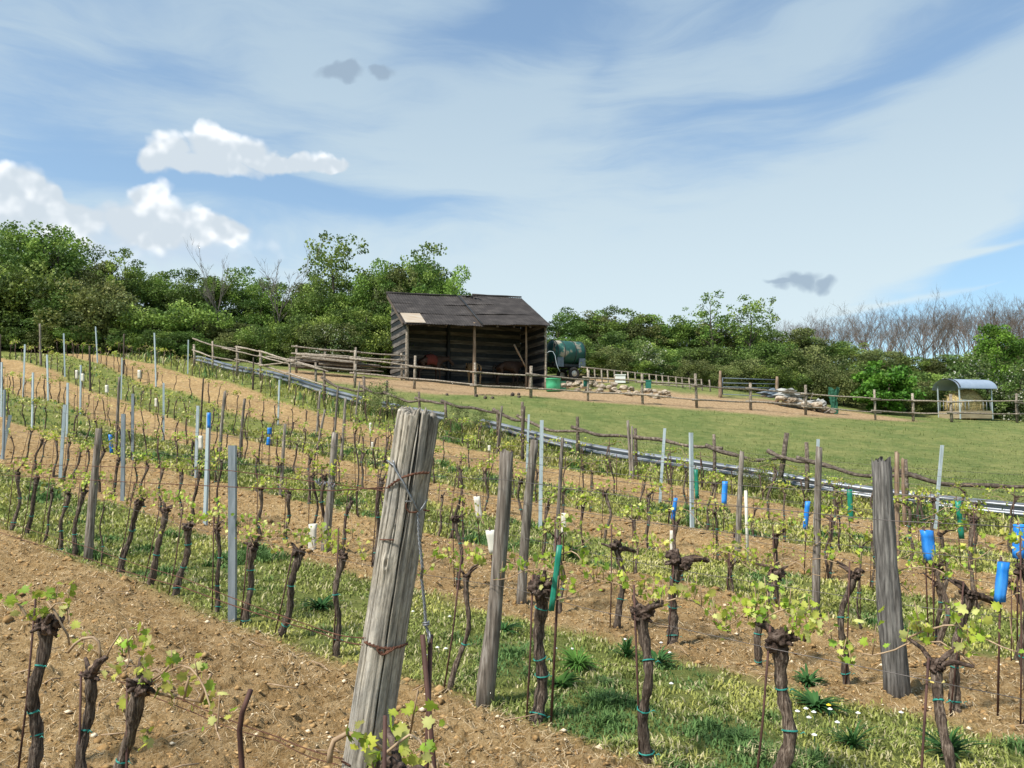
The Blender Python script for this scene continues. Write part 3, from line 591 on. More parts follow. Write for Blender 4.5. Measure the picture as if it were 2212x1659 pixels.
for a in [('C','M','t2',15,'t1',90,960,.062),('C','D','t1',30,'t1',40,740,.05),('D','M','t1',12,'t1',15,500,.05),('E','K','t1',5,'t1',5,260,.035),('E','M','t1',202,'t1',217,345,.055),('E','M','t1',420,'t1',410,435,.055),
          ('D','M','t1',280,'t1',288,590,.05),('D','M','t1',582,'t1',590,680,.05),('C','M','t1',525,'t1',565,870,.055),('F','M','t1',565,'t1',555,250,.055),('F','W','t1',355,'t1',348,165,.06),('E','M','t1',700,'t1',705,525,.055),
          ('F','K','t1',785,'t1',780,360,.05),('G','M','t1',850,'t1',833,190,.055),('G','K','t1',1075,'t1',1080,255,.05),('F','M','t1',1055,'t1',1062,460,.045),('G','M','t1',1360,'t1',1345,245,.055),('H','M','t1',1635,'t1',1640,305,.05),
          ('D','W','t1',1010,'t1',1040,630,.045),('D','D','t1',1155,'t1',1157,775,.055),('E','M','t1',1425,'t1',1425,680,.05),('C','D','t2',1070,'t1',1075,950,.06),('D','M','t2',1705,'t1',1725,880,.055),('C','M','t2',1788,'t1',1820,940,.055),
          ('F','K','t1',1745,'t1',1772,640,.04),('E','W','t1',1915,'t1',1960,750,.055),('B','W','t2',765,'t1',862,1090,.052),('B','D','t2',2027,'t1',2025,1225,.058),('E','W','t4',400,'t4',452,750,.05),('H','K','t4',540,'t4',547,300,.045),
          ('G','M','t4',815,'t4',830,540,.05),('G','W','t4',1238,'t4',1272,660,.05),('G','W','t4',1430,'t4',1468,620,.045),('F','W','t4',1500,'t4',1550,740,.05),('F','W','t4',1235,'t4',1325,870,.045),('C','W','t5',1060,'t5',1150,10,.062),
          ('D','W','t5',675,'t4',893,1020,.04),('H','W','t4',1655,'t4',1703,560,.04),('G','M','u2',1045,'u2',1066,70,.05),('E','M','u2',1165,'u2',1180,120,.06),('D','W','u2',1290,'u2',1360,275,.033),('B','W','u3',225,'u2',875,385,.058),('C','W','u2',1000,'u2',1117,300,.055),
          ('H','W','u2',792,'u2',832,0,.05),('H','K','u2',1010,'u2',1028,0,.05),('H','W','u8',850,'u8',822,900,.05),('H','W','u8',872,'u8',860,945,.04),('G','M','u8',1100,'u8',1145,965,.058),('F','M','u4',622,'u4',610,10,.062),('E','W','u4',1110,'u4',1165,220,.05),
          ('G','M','u4',1955,'u4',1995,80,.05),('D','W','u5',1352,'u4',2003,180,.045),('C','S','u5',2065,'u6',660,300,.092),('F','L','u6',830,'u6',828,218,.05),('H','L','u6',915,'u6',892,290,.045),('H','M','u6',1235,'u6',1322,145,.055)]: post(*a)

# the big leaning end post of the nearest row --------------------------------------
def hero_post():
    Yp = 2.35; top = at(903, 892, Yp); bx = at(789, 1640, Yp)
    ax = (top-bx).normalized(); base = top - ax*((top.z+1.68)/ax.z); L = (top-base).length
    root = thing('end_post', 'thick weathered grey round end post leaning left in the foreground', 'post', base)
    a = ax.orthogonal().normalized(); b = ax.cross(a).normalized()
    NS, NR = 200, 330; mb = MB(); V = np.zeros((NR+1, NS, 3))
    th = np.arange(NS)/NS*2*PI; z = np.linspace(-.05, L, NR+1)
    TH, Z = np.meshgrid(th, z)
    wr = lambda k, s, sd, o=3: sum(.5**i*(vnoise(np.cos(TH)*k*2**i+9+.5*i, np.sin(TH)*k*2**i+5+Z*s*2**i, sd+i)) for i in range(o))
    base_r = .0705 - .006*Z/L + .004*np.sin(2*TH+1.0)+.002*np.sin(3*TH+Z*3)
    grain = np.zeros_like(TH)
    for i, (k, s, am) in enumerate([(40,1.6,.0016),(16,1.1,.0024),(80,3.0,.0009)]): grain += am*2*(vnoise(TH*k/6.283*1.0, Z*s+3*i, 60+i)-.5)
    crack = np.zeros_like(TH); up = sstep(L*.55, L, Z)
    rr = random.Random(4)
    for i in range(46):
        t0 = rr.uniform(0, 2*PI); z1 = L*rr.uniform(.75,1.02); z0 = z1 - rr.uniform(.15,.6); w = rr.uniform(.012,.03); dp = rr.uniform(.005,.014); sl = rr.uniform(-.12,.12)
        dt = (TH - t0 - sl*(Z-z1) - .05*np.sin(Z*14+i) + PI) % (2*PI) - PI
        crack += dp*np.exp(-(dt/w)**2)*sstep(z0, z0+.2, Z)*(1-sstep(z1+.0, z1+.03, Z) if i % 2 else 1)
    dcam = math.atan2(b.dot(Vector((0,-1,0))), a.dot(Vector((0,-1,0))))   # angle facing the camera
    for off, dp, w, z0, z1, sl in [(.28,.03,.022,-1,L+1,.0),(-.55,.016,.02,L*.45,L+1,.03),(-.2,.012,.016,L*.66,L+1,-.04),(-.95,.012,.018,-1,L*.75,.06),(.8,.012,.02,.2,L*.8,-.05),(-.75,.01,.014,L*.2,L+1,.02)]:
        dt = (TH - dcam*1.0 - SGN*off - sl*(Z-L/2) - .02*np.sin(Z*9) - .012*np.sin(Z*31) + PI) % (2*PI) - PI
        crack += dp*np.exp(-(dt/w)**2)*sstep(z0, z0+.25, Z)*(1-sstep(z1-.2, z1, Z))
    kn = np.exp(-(((TH-dcam+SGN*.25+PI)%(2*PI)-PI)/.16)**2-((Z-(L-.45))/.028)**2)
    kn2 = np.exp(-(((TH-dcam-SGN*1.15+PI)%(2*PI)-PI)/.3)**2-((Z-(L-.23))/.06)**2)
    rad = base_r + grain*(1+1.2*up) - crack + .010*kn - .014*np.exp(-(((TH-dcam+SGN*.25+PI)%(2*PI)-PI)/.05)**2-((Z-(L-.45))/.01)**2) - .02*kn2
    rag = (vnoise(TH*5, TH*0, 77)-.5)*.03+(vnoise(TH*14, TH*0+1, 78)-.5)*.03
    Zz = np.where(Z > L-.06, Z + rag*((Z-(L-.06))/.06), Z)
    V = Zz[...,None]*np.array(ax) + rad[...,None]*(np.cos(TH)[...,None]*np.array(a)+np.sin(TH)[...,None]*np.array(b))
    P = V.reshape(-1,3); i = np.arange(NR)[:,None]*NS; j = np.arange(NS)[None]; j2 = (j+1)%NS
    Fc = np.stack([i+j, i+j2, i+NS+j2, i+NS+j], -1).reshape(-1,4)
    # rough end grain cap
    rings = [P]; last = NR*NS; cap = []; n0 = len(P)
    ct = V[-1].mean(0); 
    for q, f in enumerate((.8,.55,.3,.08)):
        rg = ct + (V[-1]-ct)*f + np.array(ax)*((vnoise(th*9+q*3, th*0+q, 90)-.5)[:,None]*.03 - .006*q*0); rings.append(rg); st = n0+q*NS
        jj = np.arange(NS); pr = last if q == 0 else st-NS; Fc = np.concatenate([Fc, np.stack([pr+jj, pr+(jj+1)%NS, st+(jj+1)%NS, st+jj], -1)])
    P = np.concatenate(rings)
    m, nt, bs = newmat('grey_split_wood')
    rot = Matrix((a, b, ax)); e = rot.to_euler()
    tc = nt.nodes.new('ShaderNodeTexCoord')
    def dot(v):
        d = nt.nodes.new('ShaderNodeVectorMath'); d.operation = 'DOT_PRODUCT'; lk(nt, tc.outputs['Object'], d.inputs[0]); d.inputs[1].default_value = v; return d.outputs['Value']
    cx = nt.nodes.new('ShaderNodeCombineXYZ'); 
    for k_, v in enumerate((a, b, ax)): lk(nt, dot(v), cx.inputs[k_])
    def mp(s):
        q = nt.nodes.new('ShaderNodeMapping'); q.inputs['Scale'].default_value = s; lk(nt, cx.outputs[0], q.inputs[0]); return q.outputs[0]
    g1 = noise(nt, 26, 6, mp((3,3,.16)), .65); g2 = noise(nt, 9, 5, mp((1,1,.5)), .6); g3 = noise(nt, 90, 4, mp((1.6,1.6,.5)), .7)
    c = ramp(nt, g1, [(.3,(.1,.09,.077)),(.43,(.27,.25,.215)),(.54,(.41,.38,.33)),(.7,(.58,.54,.47))])
    c = mixc(nt, .8, c, ramp(nt, g2, [(.34,(.4,.42,.44)),(.48,(.85,.84,.82)),(.64,(1.2,1.15,1.05))]), 'MULTIPLY')
    c = mixc(nt, .35, c, ramp(nt, g3, [(.38,(.3,.28,.26)),(.6,(1.25,1.25,1.25))]), 'MULTIPLY')
    at_ = nt.nodes.new('ShaderNodeAttribute'); at_.attribute_name = 'Crk'; c = mixc(nt, at_.outputs['Fac'], c, (.014,.009,.006))
    lk(nt, c, bs.inputs['Base Color']); bs.inputs['Roughness'].default_value = .9; bs.inputs['Specular IOR Level'].default_value = .15
    bump(nt, bs, g1, .55, .006)
    me = arr_mesh('post_wood', P, Fc, 4, m, smooth=True); link('post_wood', me, root)
    ca = me.attributes.new('Crk', 'FLOAT', 'POINT'); cr = np.concatenate([np.clip((crack.ravel()-.006)/.012, 0, .93), np.tile(np.full(NS,.25),4)]); ca.data.foreach_set('value', cr.astype(np.float32))
    def on(x, y, off=.004):      # point on the camera side of the post under a pixel, local to base
        d = ray(x, y).normalized(); o = -base; dd = d - ax*d.dot(ax); oo = o - ax*o.dot(ax); r_ = .0715+off
        A = dd.dot(dd); B = dd.dot(oo); C_ = oo.dot(oo)-r_*r_; D = B*B-A*C_
        t = (-B-math.sqrt(max(D,0)))/A; return d*t - base
    def line(pix, w, name, mat, off=.004, n=6, twist=0):
        pts = [on(*T(*p), off) for p in pix]; f = []
        for i in range(len(pts)-1):
            for q in range(4):
                f.append(pts[i].lerp(pts[i+1], q/4))
        f.append(pts[-1])
        f = [p + ax*0 if (p-ax*p.dot(ax)).length > .07 else (ax*p.dot(ax) + (p-ax*p.dot(ax)).normalized()*(.0745)) for p in f]
        mb = MB()
        if twist:
            L_ = 0; s1 = []; s2 = []; 
            for i, p in enumerate(f):
                if i: L_ += (p-f[i-1]).length
                o = Vector((math.cos(L_*twist), math.sin(L_*twist)*.6, math.sin(L_*twist)))*w*.8; s1.append(p+o); s2.append(p-o)
            mb.tube(s1, w*.75, n); mb.tube(s2, w*.75, n)
        else: mb.tube(f, w, n)
        return mb.build(name, M[mat], root)
    # steel cable slung round the top and twisted down the right side
    line([('v4',385,560),('v4',440,600),('v4',480,680),('v4',560,830),('v4',620,950),('v4',655,1010)], .0032, 'cable', 'cable')
    line([('v4',440,560),('v4',455,640),('v4',520,740),('v4',600,900),('v4',650,1000)], .003, 'cable', 'cable', .007)
    line([('v4',735,900),('v4',700,960),('v4',660,1010)], .0028, 'cable', 'cable')
    line([('v4',545,915),('v4',600,918),('v4',628,930)], .002, 'staple', 'cable'); line([('v4',552,930),('v4',550,975),('v4',580,1010),('v4',625,1012),('v4',650,1005)], .0025, 'wire_hook', 'rustwire')
    line([('v4',385,800),('v4',440,755),('v4',520,705),('v4',620,675),('v4',700,665),('v4',748,668)], .0032, 'rusty_wire', 'rustwire', .004, 6, 260)
    line([('v4',325,1250),('v4',380,1250),('v4',445,1252)], .0022, 'rusty_wire', 'rustwire')
    line([('t6',1190,560),('t6',1240,585),('t6',1320,612),('t6',1420,618),('t6',1500,600),('t6',1560,575)], .0034, 'rusty_wire', 'rustwire', .004, 6, 260)
    line([('t6',1300,615),('t6',1310,650),('t6',1350,668),('t6',1400,640),('t6',1435,615)], .0036, 'rusty_wire', 'rustwire', .008, 6, 220)
    line([('t6',985,1600),('t6',1010,1612),('t6',1060,1640)], .003, 'rusty_wire', 'rustwire')
    for p in (('v4',705,990),('v4',1,1)):
        if p[1] > 1:
            q = on(*T(*p), 0); MB().tube([q, q+(q-ax*q.dot(ax)).normalized()*.02], .003, 6).build('nail', M['rustwire'], root)
    # free part of the cable, its own thing: from the post down to the anchor rods
    def pth(pix, Y): return [at(*T(*p), Y) for p in pix]
    cb = pth([('v4',655,1010),('v4',660,1100),('v4',664,1200),('v4',672,1300),('v4',684,1400),('v4',694,1500)], Yp-.055) + pth([('t6',1680,10),('t6',1695,120),('t6',1705,220),('t6',1712,320),('t6',1720,420),('t6',1745,500)], Yp-.02)
    r2 = thing('tension_cable', 'twisted steel cable running down from the leaning end post to two rusty rods', 'cable', cb[-1])
    ff = []
    for i in range(len(cb)-1): ff += [cb[i].lerp(cb[i+1], q/8) for q in range(8)]
    ff.append(cb[-1]); s = [[], [], []]; Lq = 0
    for i, p in enumerate(ff):
        if i: Lq += (p-ff[i-1]).length
        for k_ in range(3):
            an = Lq*150+k_*2.094; s[k_].append(p + Vector((math.cos(an), math.sin(an), 0))*.0029 - cb[-1])
    mb = MB(); [mb.tube(q, .0023, 6) for q in s]; mb.build('strand', M['cable'], r2)
    MB().ring(cb[-2]-cb[-1], .0085, .003, Vector((0,0,1)), 10, 5, 0, 0, 2, .006).build('clamp', M['cable'], r2)
    MB().ring(Vector((0,0,-.006)), .016, .0032, Vector((1,.3,0)), 14, 6).build('loop', M['cable'], r2)
    for k_, (x0, y0, x1, y1, side) in enumerate([(1690,500,1785,1800,'thin rusty anchor rod, inner one of the pair below the steel cable'),(1760,500,1700,1800,'thin rusty anchor rod, outer one of the pair below the steel cable')]):
        a_ = at(*T('t6',x0,y0), Yp-.02+.02*k_); b_ = at(*T('t6',x1,y1), Yp-.02+.02*k_); dn = (b_-a_); e_ = a_ + dn*((a_.z+1.66)/(a_.z-b_.z)); 
        tag(MB().tube([a_-e_, (a_-e_)*.6+Vector((.006,0,0)), (a_-e_)*.3, Vector()], .0075, 8, .08, k_).build('anchor_rod', M['rod'], None, loc=e_), side, 'rod', 'rods holding the steel cable')
SGN = 1
hero_post()
# small dark stake left of the end post
p0 = at(*T('t3',2185,978), 2.6); p1 = at(*T('t3',2110,1180), 2.6); p2 = at(*T('t3',2085,1330), 2.6); p3 = at(*T('t3',2108,1650), 2.6); p4 = G(p3.x+.01, 2.6)
tag(MB().tube([p4-p4, p3-p4, p2-p4, p1-p4, p0-p4], [.01,.009,.0095,.009,.008], 8, .18, 3).build('dead_vine_stake', M['rod'], None, loc=p4), 'short crooked dark red-brown stick rising from the soil left of the end post', 'stick')
# arching cane in front of the end post
def pth2(pix, Y): return [at(*T(*p), Y) for p in pix]
q = pth2([('t6',880,1610),('t6',885,1520),('t6',920,1420),('t6',1030,1358),('t6',1130,1375),('t6',1260,1440),('t6',1360,1505),('t6',1430,1550)], 2.16)
MB().tube([p-a4.location for p in q], [.008,.0078,.0075,.007,.007,.0065,.006,.005][::1], 8, .08, 2).build('cane', M['cane'], a4)
def leaf_bunch(parent, pix, Y, n, size, spread, seed):
    rng = np.random.default_rng(seed); P = []; 
    for t, x, y in pix:
        c = at(*T(t,x,y), Y) - parent.location
        for _ in range(n): P.append(np.array(c) + rng.normal(0, spread, 3))
    P = np.array(P); S = size*rng.uniform(.6,1.25,len(P)); V, Fc, C = leaves(P, S, leafcols(len(P), rng), LOBE, rng=rng, droop=.8)
    k_ = len(LOBE); nL = len(P); cen = V.reshape(nL,k_,3)[:, [0,5,11,8]].mean(1); V2 = np.concatenate([V, cen]); C2 = np.concatenate([C, C[::k_]*1.1])
    i0 = np.arange(nL)[:,None]*k_; j = np.arange(k_)[None]; Fc = np.stack([i0+j, i0+(j+1)%k_, np.broadcast_to(nL*k_+np.arange(nL)[:,None], (nL,k_))], -1).reshape(-1,3)
    link('leaves', arr_mesh('leaves', V2, Fc, 3, M['vleaf'], C2), parent)
leaf_bunch(a4, [('t6',1530,1500),('t6',1600,1440),('t6',1580,1600),('t6',1460,1290),('t6',1430,1370)], 2.1, 3, .045, .013, 5)
leaf_bunch(a4, [('t6',1030,1430),('t6',1180,1380),('t6',1110,1340),('t6',1200,1450)], 2.14, 2, .04, .008, 6)
leaf_bunch(a1, [('t3',60,150),('t3',150,170),('t3',260,210),('t3',300,330),('t3',60,220),('t3',230,120),('t3',470,120)], a1.location.y, 3, .042, .02, 7)
leaf_bunch(a3, [('t3',1100,800),('t3',1200,700),('t3',1230,820),('t3',1000,830),('t3',1330,860),('t3',1500,730),('t3',1640,880),('t3',1620,1000),('t3',1780,1000),('t3',1700,1100),('t3',1830,960),('t3',1520,1080),('t3',1430,920),('t3',1250,560),('t3',1120,1040),('t3',1240,1370),('t3',1290,1400)], a3.location.y, 3, .038, .016, 8)
for pix in ([('t3',1290,830),('t3',1360,800),('t3',1430,850),('t3',1480,930),('t3',1530,980)],[('t3',1260,930),('t3',1420,830),('t3',1500,740)],[('t3',1600,1080),('t3',1620,960),('t3',1650,860)],[('t3',1750,1080),('t3',1800,930),('t3',1840,840)],[('t3',1290,990),('t3',1400,1020),('t3',1520,1025),('t3',1640,1060),('t3',1760,1090)]):
    MB().tube([p-a3.location for p in pth2(pix, a3.location.y)], [.006,.0055,.005,.0045,.004][:len(pix)], 6, .08).build('cane', M['cane'], a3)
MB().tube([p-a1.location for p in pth2([('t3',410,210),('t3',470,290),('t3',540,420),('t3',590,500),('t3',605,590)], a1.location.y)], [.005,.006,.005,.0045,.004], 6, .08).build('cane', M['cane'], a1)
MB().tube([p-a1.location for p in pth2([('t3',340,400),('t3',220,320),('t3',170,240),('t3',80,200),('t3',150,110)], a1.location.y)], [.008,.006,.005,.005,.004], 6, .08).build('cane', M['cane'], a1)
MB().tube([p-a2.location for p in pth2([('t3',590,655),('t3',650,580),('t3',720,530),('t3',810,520),('t3',860,560),('t3',870,650),('t3',880,720)], a2.location.y)], .0055, 6, .08).build('cane', M['cane'], a2)
MB().tube([p-a2.location for p in pth2([('t3',880,720),('t3',780,785),('t3',775,820),('t3',950,825)], a2.location.y)], .006, 6, .08).build('cane', M['cane'], a2)

# remaining vines of each row ------------------------------------------------------
PROTO = [make_vine(Vector((0,0,-90-i)), Vector((random.uniform(-.1,.1), random.uniform(-.08,.08), -90-i+random.uniform(.6,.76))), random.choice((.02,.024,.028,.022)), 900+i, 2 if i < 9 else 1, leafy=(1.0,1.9,.5,1.3,2.2,.8,1.5,1.1,.4,1.0,1.7,.7,1.3)[i], big=(1.2,1,1.6,1,1,1.5,1,1.3,1.8,1.2,1,1.5,1)[i], wob=.1) for i in range(13)]
for p in PROTO: VINES.remove(p)
def taken(P, row, d): 
    return any(v.get('_row') == row and (Vector(v.location)-P).length < d for v in VINES)
def proto_copy(src, P, row, sc, rz):
    c = copytree(src); c.location = P; c.rotation_euler[2] = rz; c.scale = (sc, sc, sc); c['_row'] = row; VINES.append(c); return c
used = set()
for row in 'CDEFGH':
    rnd = random.Random(ord(row)); c = ROWC[row]; t = -60.
    nn = Vector((NX, NY, 0)); org = nn*(c/nn.length_squared)
    while t < 30:
        t += rnd.uniform(.6,.92); P = org + RU*t; 
        if P.y < 2 or P.y > 40: continue
        P = G(P.x, P.y); x, y = project(P)
        if x < 2 or x > W0-2 or taken(P, row, .5) or rnd.random() < .05: continue
        near = P.y < 16; i = rnd.choice(range(9,13) if near else range(9)); s = PROTO[i]
        proto_copy(s, P, row, rnd.uniform(.85,1.12), rnd.choice((0, PI)) + rnd.uniform(-.35,.35))
for p in PROTO:
    for ch in list(p.children): bpy.data.objects.remove(ch)
    bpy.data.objects.remove(p)
# names for the vines: look + counted place in their row
for row in 'ABCDEFGH':
    L = sorted([v for v in VINES if v.get('_row') == row], key=lambda v: project(v.location)[0]); n = len(L); h_ = (n+1)//2
    for i, v in enumerate(L):
        look = 'thick dark' if v['_r'] > .031 else 'thin' if v['_r'] < .021 else 'gnarled'
        look2 = 'leafy' if v['_leafy'] > 1.25 else 'sparsely leaved' if v['_leafy'] < .65 else 'budding'
        pl = f'{ORD[i+1]} from the left' if i < h_ else f'{ORD[n-i]} from the right'
        if n <= 4: pl = ORD[i+1] + ' from the left'
        tag(v, f'{look} {look2} grape vine, {pl} in the {ROWNAME[row]}', 'grape vine', f'grape vines in the {ROWNAME[row]}')
    for kinds, adj, cat in (('MD','slim galvanised steel','steel post'),('WKLS','weathered round wooden','wooden post')):
        L = sorted([v for v in POSTS if v['_row'] == row and v['_kind'] in kinds], key=lambda v: project(v.location)[0])
        for i, v in enumerate(L):
            a = {'D':'dull grey steel','M':'pale galvanised steel','W':'weathered grey wooden','K':'thin dark wooden','L':'smooth brown wooden','S':'broad dark split'}[v['_kind']]
            pl = 'only one of its kind' if len(L) == 1 else f'{ORD[i+1]} of its kind from the left'
            tag(v, f'{a} trellis post, {pl} in the {ROWNAME[row]}', cat, f'{cat}s holding up the vine rows')

# trellis wires ----------------------------------------------------------------------
WN = {.55:'lowest', .62:'lowest', .95:'middle', 1.3:'top', 1.42:'top'}
def wire(P0, P1, z0, z1, w, label, grp, mat='wire', seed=0):
    rnd = random.Random(seed); n = 26; pts = []
    for i in range(n+1):
        t = i/n; p = P0.lerp(P1, t); g = h(p.x, p.y); pts.append(Vector((p.x, p.y, g + z0 + (z1-z0)*t + rnd.uniform(-.012,.012) - .02*math.sin(PI*((t*5)%1)))))
    o = pts[0].copy(); tag(MB().tube([p-o for p in pts], w, 5).build('trellis_wire', M[mat], None, loc=o), label, 'wire', grp)
for row in 'BCDEFG':
    c = ROWC[row]; a = place(c, -60); b = place(c, W0+80)
    if a.y > 40: a = place(c, 150 if row == 'F' else 260)
    for k_, zz in enumerate((.62, .95, 1.3) if row in 'CDE' else (.66, 1.25)):
        nm = ('lowest','middle','top')[k_] if row in 'CDE' else ('lower','upper')[k_]
        wire(Vector((a.x,a.y,0)), Vector((b.x,b.y,0)), zz, zz, (.0016 if row == 'B' else .0022), f'thin grey trellis wire, {nm} one strung along the {ROWNAME[row]}', 'trellis wires along the vine rows', seed=ord(row)+k_)
def wire3(pix, label, w=.002, mat='rustwire', sag=.0):
    pts = [at(x, y, Y) for x, y, Y in pix]; o = pts[0].copy(); f = []
    for i in range(len(pts)-1):
        for q in range(8):
            t = q/8; f.append(pts[i].lerp(pts[i+1], t)-Vector((0,0,sag*math.sin(PI*t)))-o)
    f.append(pts[-1]-o); tag(MB().tube(f, w, 5).build('trellis_wire', M[mat], None, loc=o), label, 'wire', 'trellis wires tied to the leaning end post')
wire3([(848,1052,2.33),(715,1060,2.6),(500,1052,3.2),(250,1040,4.2),(-30,1024,5.2)], 'dark wire, upper of two tied near the top of the end post', .002)
wire3([(843,1062,2.33),(500,1017,3.4),(300,1010,4.1),(-30,1000,5.3)], 'dark wire rising leftward, just above its neighbour from the end post', .0018)
wire3([(790,1394,2.3),(700,1370,2.5),(400,1270,3.1),(200,1210,4.0),(-30,1140,5.2)], 'rusty wire tied halfway down the end post, crossing the soil leftward', .0021, sag=.006)
wire3([(790,1378,2.3),(700,1362,2.45),(400,1250,3.3),(200,1185,4.2),(-30,1112,5.4)], 'thin rusty wire just above the one tied halfway down the end post', .0018, sag=.006)
wire3([(742,1640,2.28),(600,1592,2.5),(390,1510,2.8),(325,1490,2.9)], 'rusty low wire from the foot of the end post to the leafy vine', .002, sag=.006)
wire3([(730,1652,2.28),(600,1600,2.6),(420,1540,2.85),(200,1440,3.5)], 'second rusty low wire crossing the soil at lower left', .0017, sag=.01)
# shiny twist of wire hanging in the second row
c_ = at(705, 1046, 2.62); tw = MB()
for i in range(9): tw.ring(c_*0+Vector((.008*(i-4),0,-.0015*(i-4))), .007+.004*math.sin(i*2.1), .0017, Vector((1,.5*math.sin(i*3),.5*math.cos(i*5))), 8, 4, .45, i)
tag(tw.build('wire_coil', M['cable'], None, loc=c_), 'shiny silver coil of wire tied on the upper wire left of the end post', 'wire coil')

# grow tubes -------------------------------------------------------------------------
def tube_guard(row, mat, t, xt, yt, xb, yb, wpx, label, sq=False, tt=None):
    P = place(ROWC[row], T(t, xb, 0)[0]); k = TILES[t][2]*4032/2212; wd = wpx/k/F*P.y
    a = at(*T(tt or t, xt, yt), P.y-.03); b = at(*T(t, xb, yb), P.y-.03); d = a-b; n = 14; mb = MB(); r0 = wd/2
    K = 5; prof = [(math.cos(2*PI*i/n), math.sin(2*PI*i/n)) for i in range(n)]
    if sq: prof = [(max(-.9,min(.9,1.25*x)), max(-.9,min(.9,1.25*y))) for x, y in prof]
    for inner in (0, 1):
        for i in range(K+1):
            c = d*(i/K); rr = (r0 if not inner else r0*.93)*(1+.05*math.sin(i*2+P.x))
            for x, y in prof: mb.v.append(c+Vector((x*rr, y*rr*.85, 0)))
    for s_ in (0, 1):
        o = s_*(K+1)*n
        for i in range(K):
            for j in range(n):
                f = (o+i*n+j, o+i*n+(j+1)%n, o+(i+1)*n+(j+1)%n, o+(i+1)*n+j); mb.f.append(f if not s_ else f[::-1])
    q0 = K*n; q1 = (K+1)*n+K*n
    for j in range(n):
        mb.f.append((q0+j, q0+(j+1)%n, q1+(j+1)%n, q1+j)); mb.f.append((j, (K+1)*n+j, (K+1)*n+(j+1)%n, (j+1)%n))
    go = mb.build('grow_tube', M[mat], None, loc=b)
    if P.z < b.z-.05: MB().tube([P-b+Vector((0,.03,0)), d*1.12+Vector((0,.03,0))], .007, 6).build('stake', M['rod'], go)
    tag(go, label, 'plant tube', {'blue':'blue vine sleeves','green':'green vine sleeves','white':'cream vine guards'}[mat])
TG = [('D','blue','t1',960,1130,972,1292,32,'blue plastic sleeve standing in the upper left rows, leftmost blue one',0),
 ('C','blue','t1',1820,940,1820,1072,30,'blue plastic sleeve slipped over the top of a steel post',0),
 ('E','blue','t4',722,1062,722,1135,48,'short blue sleeve on a vine, upper of the two left of the end post',0),
 ('E','blue','t4',716,1165,706,1252,40,'short blue sleeve on a vine, lower of the two left of the end post',0),
 ('F','green','u4',663,410,678,728,44,'green mesh sleeve standing beside a tall pale steel post',0),
 ('F','blue','u4',982,540,970,790,60,'blue sleeve standing left of the grey wooden post',0),
 ('D','blue','u4',445,720,412,960,44,'tilted dark blue sleeve above a cream tube',0),
 ('D','white','u4',408,1075,410,1310,58,'cream tube standing below the tilted blue sleeve',1),
 ('E','blue','u4',1882,758,1852,1060,54,'torn blue sleeve just left of the tall post with a steel top',0),
 ('F','green','u6',312,628,328,978,56,'green sleeve standing between a steel-topped post and the broad split post',0),
 ('F','green','u6',1492,752,1535,1165,56,'leaning green sleeve in front of the guardrail at far right',0),
 ('D','blue','u6',1150,1075,1190,1405,120,'wide bright blue tube to the right of the broad split post',1),
 ('D','blue','u6',2165,1010,2150,1378,110,'bright blue tube cut by the right edge of the picture',1),
 ('C','blue','u6',1990,1420,1945,1850,106,'bright blue tube behind the bent vine arm at lower right',1),
 ('D','white','u2',612,785,638,975,60,'cream guard with a leaf in front, upper right of the end post',1),
 ('C','white','u2',728,1080,762,1280,84,'tilted cream guard just left of the forked-looking pair of posts',1),
 ('D','white','u2',1372,930,1370,1110,46,'cream guard behind a slim grey wooden post',1),
 ('G','white','u2',722,340,722,390,26,'tiny cream guard right of the end post top',1),
 ('B','green','u2',1335,1210,1262,1780,52,'long leaning green stake sleeve beside a thick vine',1),
 ('C','white','t5',955,803,948,1075,70,'tall cream guard standing on the soil left of the end post',1),
 ('H','white','t1',1015,480,1015,555,26,'tiny cream guard in the farthest row at upper left',1),('E','white','t1',670,570,670,650,24,'small pale guard, left of a close pair in the fifth row',1),
 ('E','white','t1',720,600,720,670,24,'small pale guard, right of a close pair in the fifth row',1),('E','white','t1',930,700,930,770,26,'small cream guard alone at the edge of a grass strip, upper left',1),
 ('G','white','t1',1215,570,1215,645,30,'pale guard in the seventh row beside thin vines',1),('F','white','t1',1360,815,1360,892,24,'small white guard next to a pale steel post, sixth row',1),
 ('D','white','t1',1748,1140,1748,1262,36,'worn cream guard between two pale steel posts',1),('G','white','t4',1822,1008,1818,1135,24,'narrow cream guard left of the end post top',1),('F','white','t4',1842,1218,1842,1310,26,'small cream guard below the narrow one left of the end post',1)]
for a in TG: tube_guard(a[0], a[1], a[2], a[3], a[4], a[5], a[6], a[7], a[8], bool(a[9]))
# faded white stick in sixth row
p = place(ROWC['E'], T('u4',1230,0)[0]); a_ = at(*T('u4',1205,640), p.y); tag(MB().tube([Vector(), a_-p], .02, 8, .1).build('pale_stake', M['white'], None, loc=p), 'pale stripped stake leaning right of the grey wooden post', 'stake')

